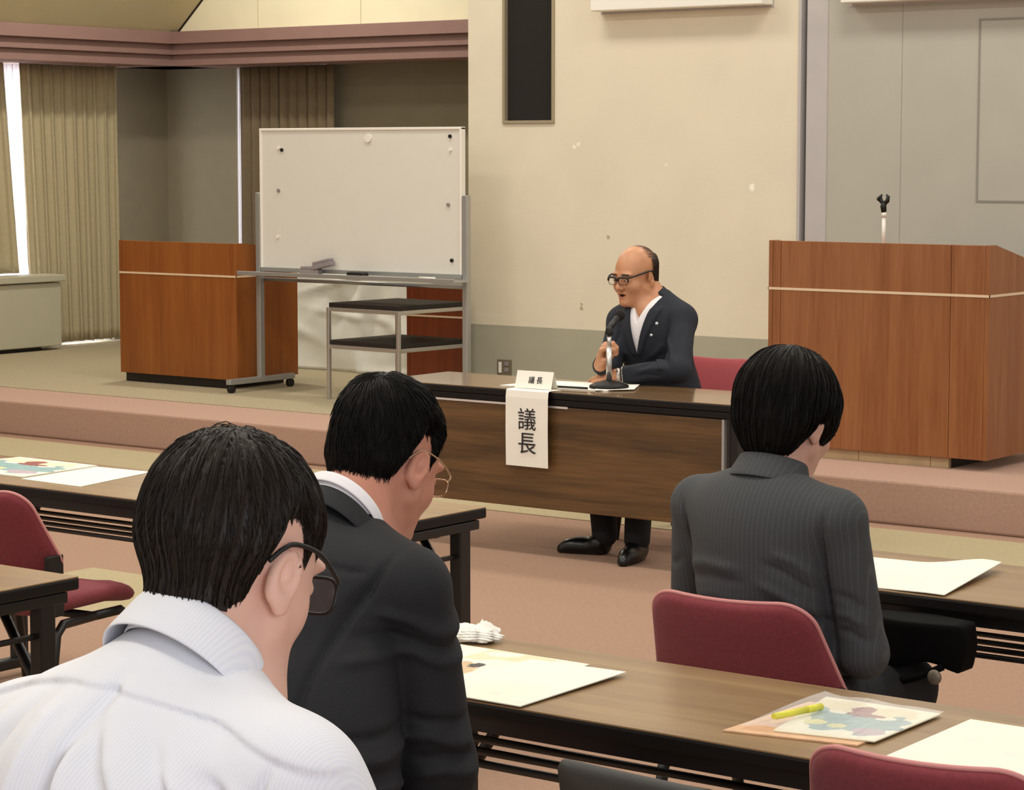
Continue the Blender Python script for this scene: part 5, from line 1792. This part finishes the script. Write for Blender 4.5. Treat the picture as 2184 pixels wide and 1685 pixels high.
# ================================================================= speaking man at the chairman table
def speaker_man():
    t = thing('person', 'balding man in a navy jacket and glasses speaking at the chairman table', 'person', (-5.80, 8.95, 0), PI)
    Hc = A3(0.074, 0.215, 1.143)
    R = rot(-8, 0, -11)
    N = A3(0.015, 0.165, 1.045)
    SL, SR = A3(-0.138, 0.175, 0.965), A3(0.172, 0.185, 0.945)      # -x is his left, at the right of the photo
    EL, ER = A3(-0.232, 0.345, 0.765), A3(0.128, 0.345, 0.755)
    WL, WR = A3(-0.01, 0.478, 0.743), A3(0.045, 0.530, 0.785)
    HL = np.stack([A3(0.25, 0.92, -0.15), A3(0.93, -0.26, -0.12), A3(0, 0, 0)], 1)
    HL[:, 0] = A3(0.27, 0.95, -0.1); HL[:, 1] = A3(0.95, -0.27, -0.13)
    HL[:, 1] /= np.linalg.norm(HL[:, 1]); HL[:, 0] -= HL[:, 1] * (HL[:, 0] @ HL[:, 1]); HL[:, 0] /= np.linalg.norm(HL[:, 0])
    HL[:, 2] = np.cross(HL[:, 0], HL[:, 1]); 
    if HL[2, 2] < 0: HL[:, 2] *= -1
    # right fist: fingers close round the pole (vertical), back of hand to the photo's left
    y_ = A3(-0.40, 0.30, 0.86); y_ /= np.linalg.norm(y_)
    z_ = A3(0.86, 0.36, 0.28); z_ -= y_ * (z_ @ y_); z_ /= np.linalg.norm(z_)
    x_ = np.cross(y_, z_)
    HR = np.stack([x_, y_, z_], 1)

    def body(p):
        hp = (p - Hc) @ R
        d = head_sdf(hp, mouth_open=0.008)
        nb = Hc + R @ A3(0, -0.028, -0.03)
        d = smin(d, cone(p, nb, N + A3(0, 0.0, -0.01), 0.066, 0.070), 0.022)
        d = smin(d, cone(p, Hc + R @ A3(0, 0.02, -0.07), N + A3(0, 0.06, -0.04), 0.045, 0.05), 0.02)
        d = smin(d, cone(p, N + A3(0, -0.02, -0.06), A3(0, 0.02, 0.56), 0.07, 0.09), 0.05)
        for S, E, W in ((SL, EL, WL), (SR, ER, WR)):
            d = smin(d, limb(p, [S, E, W], (0.036, 0.030, 0.026)), 0.02)
        d = smin(d, hand_sdf(p, WL + HL @ A3(0, 0.012, 0), HL, 12, THUMB_REST, 1, 0.10), 0.012)
        d = smin(d, hand_sdf(p, WR + HR @ A3(0, 0.012, 0), HR, (52, 60, 64, 66), THUMB_GRIP, 1), 0.012)
        s = np.stack([np.abs(p[:, 0]), p[:, 1], p[:, 2]], 1)
        d = smin(d, cone(s, (0.10, 0, 0.50), (0.12, 0.45, 0.50), 0.06, 0.05), 0.03)
        d = smin(d, cone(p, (0.12, 0.45, 0.50), (-0.075, 0.665, 0.09), 0.045, 0.035), 0.03)
        d = smin(d, cone(p, (-0.12, 0.45, 0.50), (-0.265, 0.70, 0.09), 0.045, 0.035), 0.03)
        return d

    def bmat(c):
        hp = (c - Hc) @ R
        mi = np.zeros(len(c), int)
        lipz = np.abs(hp[:, 2] + 0.061) < 0.0135
        mi[((hp[:, 0] / 0.0225) ** 2 + ((hp[:, 2] + 0.0605) / 0.0125) ** 2 < 1) & (hp[:, 1] > 0.090)] = 1
        mi[((hp[:, 0] / 0.016) ** 2 + ((hp[:, 2] + 0.0600) / 0.0058) ** 2 < 1) & (hp[:, 1] > 0.07)] = 2
        br = (np.abs(np.abs(hp[:, 0]) - 0.034) < 0.019) & (np.abs(hp[:, 2] - 0.031 + 0.12 * np.maximum(0, np.abs(hp[:, 0]) - 0.036)) < 0.0042) & (hp[:, 1] > 0.06)
        mi[br] = 3
        return mi
    sdf_mesh('body', body, (-0.36, -0.14, 0.04), (0.36, 0.86, 1.34), 0.0042, [M['skin4'], M['lip'], M['mouthdark'], M['hairgrey']], t, matfn=bmat)
    for s in (-1, 1):
        c = Hc + R @ A3(s * 0.033, 0.0955, 0.005)
        bm = bmesh.new()
        bmesh.ops.create_uvsphere(bm, u_segments=16, v_segments=10, radius=0.0068, matrix=Matrix.Translation(Vector(c)) @ Matrix(R).to_4x4() @ Matrix.Diagonal((1.5, 0.7, 0.62, 1)))
        e = from_bm('eye', bm, M['eyewhite'], t, True)
        c2 = Hc + R @ A3(s * 0.033 + 0.003, 0.0992, 0.0055)
        bm = bmesh.new()
        bmesh.ops.create_uvsphere(bm, u_segments=12, v_segments=8, radius=0.0042, matrix=Matrix.Translation(Vector(c2)) @ Matrix(R).to_4x4() @ Matrix.Diagonal((1, 0.5, 1, 1)))
        from_bm('iris', bm, M['iris'], e, True)
    tf = [((-0.15, 0.29, 0.92), (-0.23, 0.33, 0.80), 0.006, 0.014), ((-0.12, 0.28, 0.86), (-0.20, 0.36, 0.79), -0.008, 0.014), ((-0.24, 0.24, 0.90), (-0.24, 0.34, 0.78), -0.005, 0.012), ((-0.17, 0.27, 1.0), (-0.14, 0.30, 0.86), -0.004, 0.014),
          ((-0.16, 0.42, 0.80), (-0.10, 0.45, 0.77), -0.005, 0.012), ((-0.22, 0.38, 0.80), (-0.15, 0.42, 0.79), 0.006, 0.014), ((0.17, 0.28, 0.95), (0.15, 0.32, 0.82), -0.005, 0.014), ((-0.25, 0.30, 0.75), (-0.12, 0.44, 0.72), -0.005, 0.014)]

    JC4 = [([(-0.125, 1.0), (-0.13, 0.93), (-0.125, 0.86)], -0.007, 0.007), ([(-0.13, 0.90), (-0.18, 0.86), (-0.23, 0.80)], 0.008, 0.010), ([(-0.12, 0.875), (-0.17, 0.83), (-0.22, 0.785)], -0.008, 0.009), ([(-0.12, 0.84), (-0.17, 0.80), (-0.215, 0.765)], 0.007, 0.010),
           ([(-0.20, 0.80), (-0.16, 0.80), (-0.11, 0.775)], -0.006, 0.008), ([(-0.21, 0.775), (-0.15, 0.775), (-0.09, 0.755)], 0.006, 0.008), ([(-0.2, 0.745), (-0.14, 0.75), (-0.08, 0.735)], -0.006, 0.007), ([(-0.20, 0.93), (-0.215, 0.87), (-0.235, 0.82)], -0.005, 0.010),
           ([(0.13, 0.98), (0.115, 0.90), (0.12, 0.84)], -0.007, 0.008), ([(0.06, 0.80), (0.09, 0.84), (0.115, 0.90)], 0.005, 0.010), ([(-0.05, 0.80), (-0.09, 0.84), (-0.12, 0.87)], 0.005, 0.012), ([(-0.03, 0.78), (-0.07, 0.80), (-0.11, 0.83)], -0.005, 0.009)]

    def torso(p, g=0.0):
        d = ell(p, (0, 0.175, 0.86), (0.165 + g, 0.125 + g, 0.21), rot(-14, 0, 0))
        d = smin(d, ell(p, (0, 0.10, 0.62), (0.165 + g, 0.135 + g, 0.20)), 0.08)
        d = smin(d, cone(p, SL + A3(0.01, 0, 0), SR + A3(-0.01, 0, 0), 0.06 + g, 0.06 + g), 0.05)
        d = smin(d, cone(p, N + A3(-0.03, -0.012, -0.008), SL + A3(0.01, -0.005, 0.006), 0.055 + g, 0.053 + g), 0.04)
        d = smin(d, cone(p, N + A3(0.03, -0.012, -0.008), SR + A3(-0.01, -0.005, 0.006), 0.055 + g, 0.053 + g), 0.04)
        return d
    NC = N + A3(0.004, 0.034, 0.022)
    VX = 0.012

    def vee(p):
        """negative inside the open wedge of the jacket front"""
        w = np.clip((p[:, 2] - 0.80) * 0.26, 0, 0.07)
        c = VX + 0.0 * p[:, 2]
        dx = np.abs(p[:, 0] - c) - w
        return np.maximum(np.maximum(dx, 0.80 - p[:, 2]), 0.20 - p[:, 1])

    def jacket(p):
        d = torso(p, 0.008)
        # lapels: a raised band beside the opening
        w = np.clip((p[:, 2] - 0.80) * 0.26, 0, 0.07)
        dx = np.abs(p[:, 0] - VX) - w
        lap = (1 / (1 + np.exp((dx - (0.020 + 0.14 * np.clip(p[:, 2] - 0.80, 0, 0.19))) / 0.0012))) * np.clip((p[:, 1] - 0.2) / 0.03, 0, 1) * np.clip((p[:, 2] - 0.80) / 0.02, 0, 1) * np.clip((1.03 - p[:, 2]) / 0.02, 0, 1)
        d = d - 0.009 * lap
        d = smax(d, -vee(p), 0.004)
        for S, E, W in ((SL, EL, WL), (SR, ER, WR)):
            d = smin(d, limb(p, [S, E], (0.060, 0.052)), 0.02)
            d = smin(d, limb(p, [E, E * 0.16 + W * 0.84], (0.052, 0.040)), 0.02)
        return d - creases(p, JC4, 0.20, (0, 2), -1)
    ja = sdf_mesh('jacket', jacket, (-0.36, -0.10, 0.42), (0.36, 0.60, 1.12), 0.005, M['suitnavy'], t)
    ring_collar('collar', M['suitnavy'], ja, NC + A3(0, -0.012, -0.025), rot(-20, 0, 0), 0.074, 0.074, math.radians(112), 0.046, 0.060, 0.014, 0.04, 0.004)

    def shirt(p):
        d = torso(p, -0.004)
        d = smax(d, 0.6 - p[:, 2], 0.01)
        pl = np.exp(-((p[:, 0] - VX) / 0.012) ** 4) * np.clip((p[:, 1] - 0.2) / 0.03, 0, 1)
        d = d - 0.002 * pl
        # open throat
        th = np.maximum(np.abs(p[:, 0] - 0.016) - np.clip((p[:, 2] - 0.955) * 0.45, 0, 0.05), np.maximum(0.955 - p[:, 2], 0.18 - p[:, 1]))
        return smax(d, -th, 0.004)
    shirt_o = sdf_mesh('shirt', shirt, (-0.26, -0.06, 0.58), (0.26, 0.40, 1.12), 0.006, M['whitecloth'], t)
    ring_collar('collar', M['whitecloth'], shirt_o, NC + A3(0.004, -0.004, -0.030), rot(-20, 0, 0), 0.066, 0.066, math.radians(160), 0.050, 0.046, 0.012, 0.050, 0.003, tip=0.6)
    # cuffs and watch
    for E, W, k in ((EL, WL, 0.93), (ER, WR, 0.93)):
        a = E * (1 - k + 0.12) + W * (k - 0.12); b = E * (1 - k) + W * k
        tubeo('cuff', [a, b], [0.036, 0.034], M['whitecloth'], shirt_o, 16)
    d_ = (WL - EL) / np.linalg.norm(WL - EL)
    tubeo('wristwatch', [WL - d_ * 0.010, WL + d_ * 0.004], 0.0295, M['chrome'], t, 18)
    for px, pz, r in ((-0.083, 0.955, 0.009), (-0.064, 0.905, 0.008)):
        yy = 0.36
        P = np.stack([np.full(120, px), np.linspace(0.24, 0.42, 120), np.full(120, pz)], 1)
        dd = jacket(P)
        yy = P[np.argmax(dd > 0), 1]
        bm = bmesh.new()
        bmesh.ops.create_uvsphere(bm, u_segments=12, v_segments=8, radius=r, matrix=Matrix.Translation((px, yy, pz)) @ Matrix.Diagonal((1, 0.4, 0.8, 1)))
        from_bm('lapel_pin', bm, M['pin'], ja, True)

    # thinning hair: sides and back dark, crown bare
    pts = [(-0.13, -0.050), (-0.06, -0.050), (-0.036, -0.030), (-0.028, 0.004), (-0.022, 0.034), (-0.026, 0.06), (-0.03, 0.20)]

    def zone(p):
        f = hair_zone(p, pts)
        top = 0.095 - 0.5 * np.clip(p[:, 1] + 0.03, 0, 0.1) + 0.35 * np.clip(-p[:, 1] - 0.05, 0, 0.1) - p[:, 2]
        return np.minimum(f, top)

    def surf(p):
        f = zone(p)
        t_ = np.clip(f / 0.022, 0, 1)
        return skull_sdf(p) - (-0.005 + 0.011 * t_ * t_ * (3 - 2 * t_))

    def flow(P, s, rs):
        D = np.zeros_like(P)
        D[:, 2] = -0.9
        D[:, 1] = -0.5
        return D
    hair_object('hair', M['hairgrey'], t, Hc, R, pts, 0.01, 0, flow, 2600, 6, 0.007, 0.0007, (0.0003, 0.002), 41, h=0.005, surf=surf, zone=zone)
    # a few combed strands over the bare crown
    rs = np.random.RandomState(5)
    n = 900
    a0 = rs.uniform(-0.072, 0.072, n)
    roots = np.stack([a0, rs.uniform(-0.075, -0.005, n), np.full(n, 0.135) - 0.045 * (np.abs(a0) / 0.072) ** 2], 1)
    g, d0 = grad(skull_sdf, roots)
    roots -= g * d0[:, None]
    v, q = strands('x', roots, lambda P, s, r: np.stack([0.15 * np.sign(P[:, 0]), -np.ones(len(P)), 0 * P[:, 0]], 1), skull_sdf, lambda p: np.ones(len(p)), 5, 0.009, 0.00045, (0.0002, 0.001), None, None, lambda a: a @ R.T + Hc, 6, False)
    raw_mesh('combed_hair', [(v, q)], M['hairthin'], t)
    eyeglasses(t, Hc, R, M['black'], M['lens'], rim=0.0022, w=0.027, hgt=0.0165, yy=0.118, zz=0.010, halfrim=True, ear=(0.083, -0.006, 0.026), brow=1.6)

    def tr(p):
        s = np.stack([np.abs(p[:, 0]), p[:, 1], p[:, 2]], 1)
        d = cone(s, (0.10, 0, 0.51), (0.12, 0.45, 0.51), 0.088, 0.068)
        d = smin(d, cone(p, (0.12, 0.45, 0.51), (-0.075, 0.665, 0.085), 0.066, 0.054), 0.03)
        d = smin(d, cone(p, (-0.12, 0.45, 0.51), (-0.262, 0.70, 0.085), 0.066, 0.054), 0.03)
        d = smin(d, ell(p, (0, 0.0, 0.53), (0.165, 0.14, 0.10)), 0.05)
        return d
    sdf_mesh('trousers', tr, (-0.4, -0.2, 0.02), (0.4, 0.85, 0.68), 0.008, M['trouser'], t)
    shoes(t, ((-0.055, 0.665, 0, -66), (-0.262, 0.70, 0, 14)))


man_in_shirt()
man_in_black()
woman_in_grey()
speaker_man()
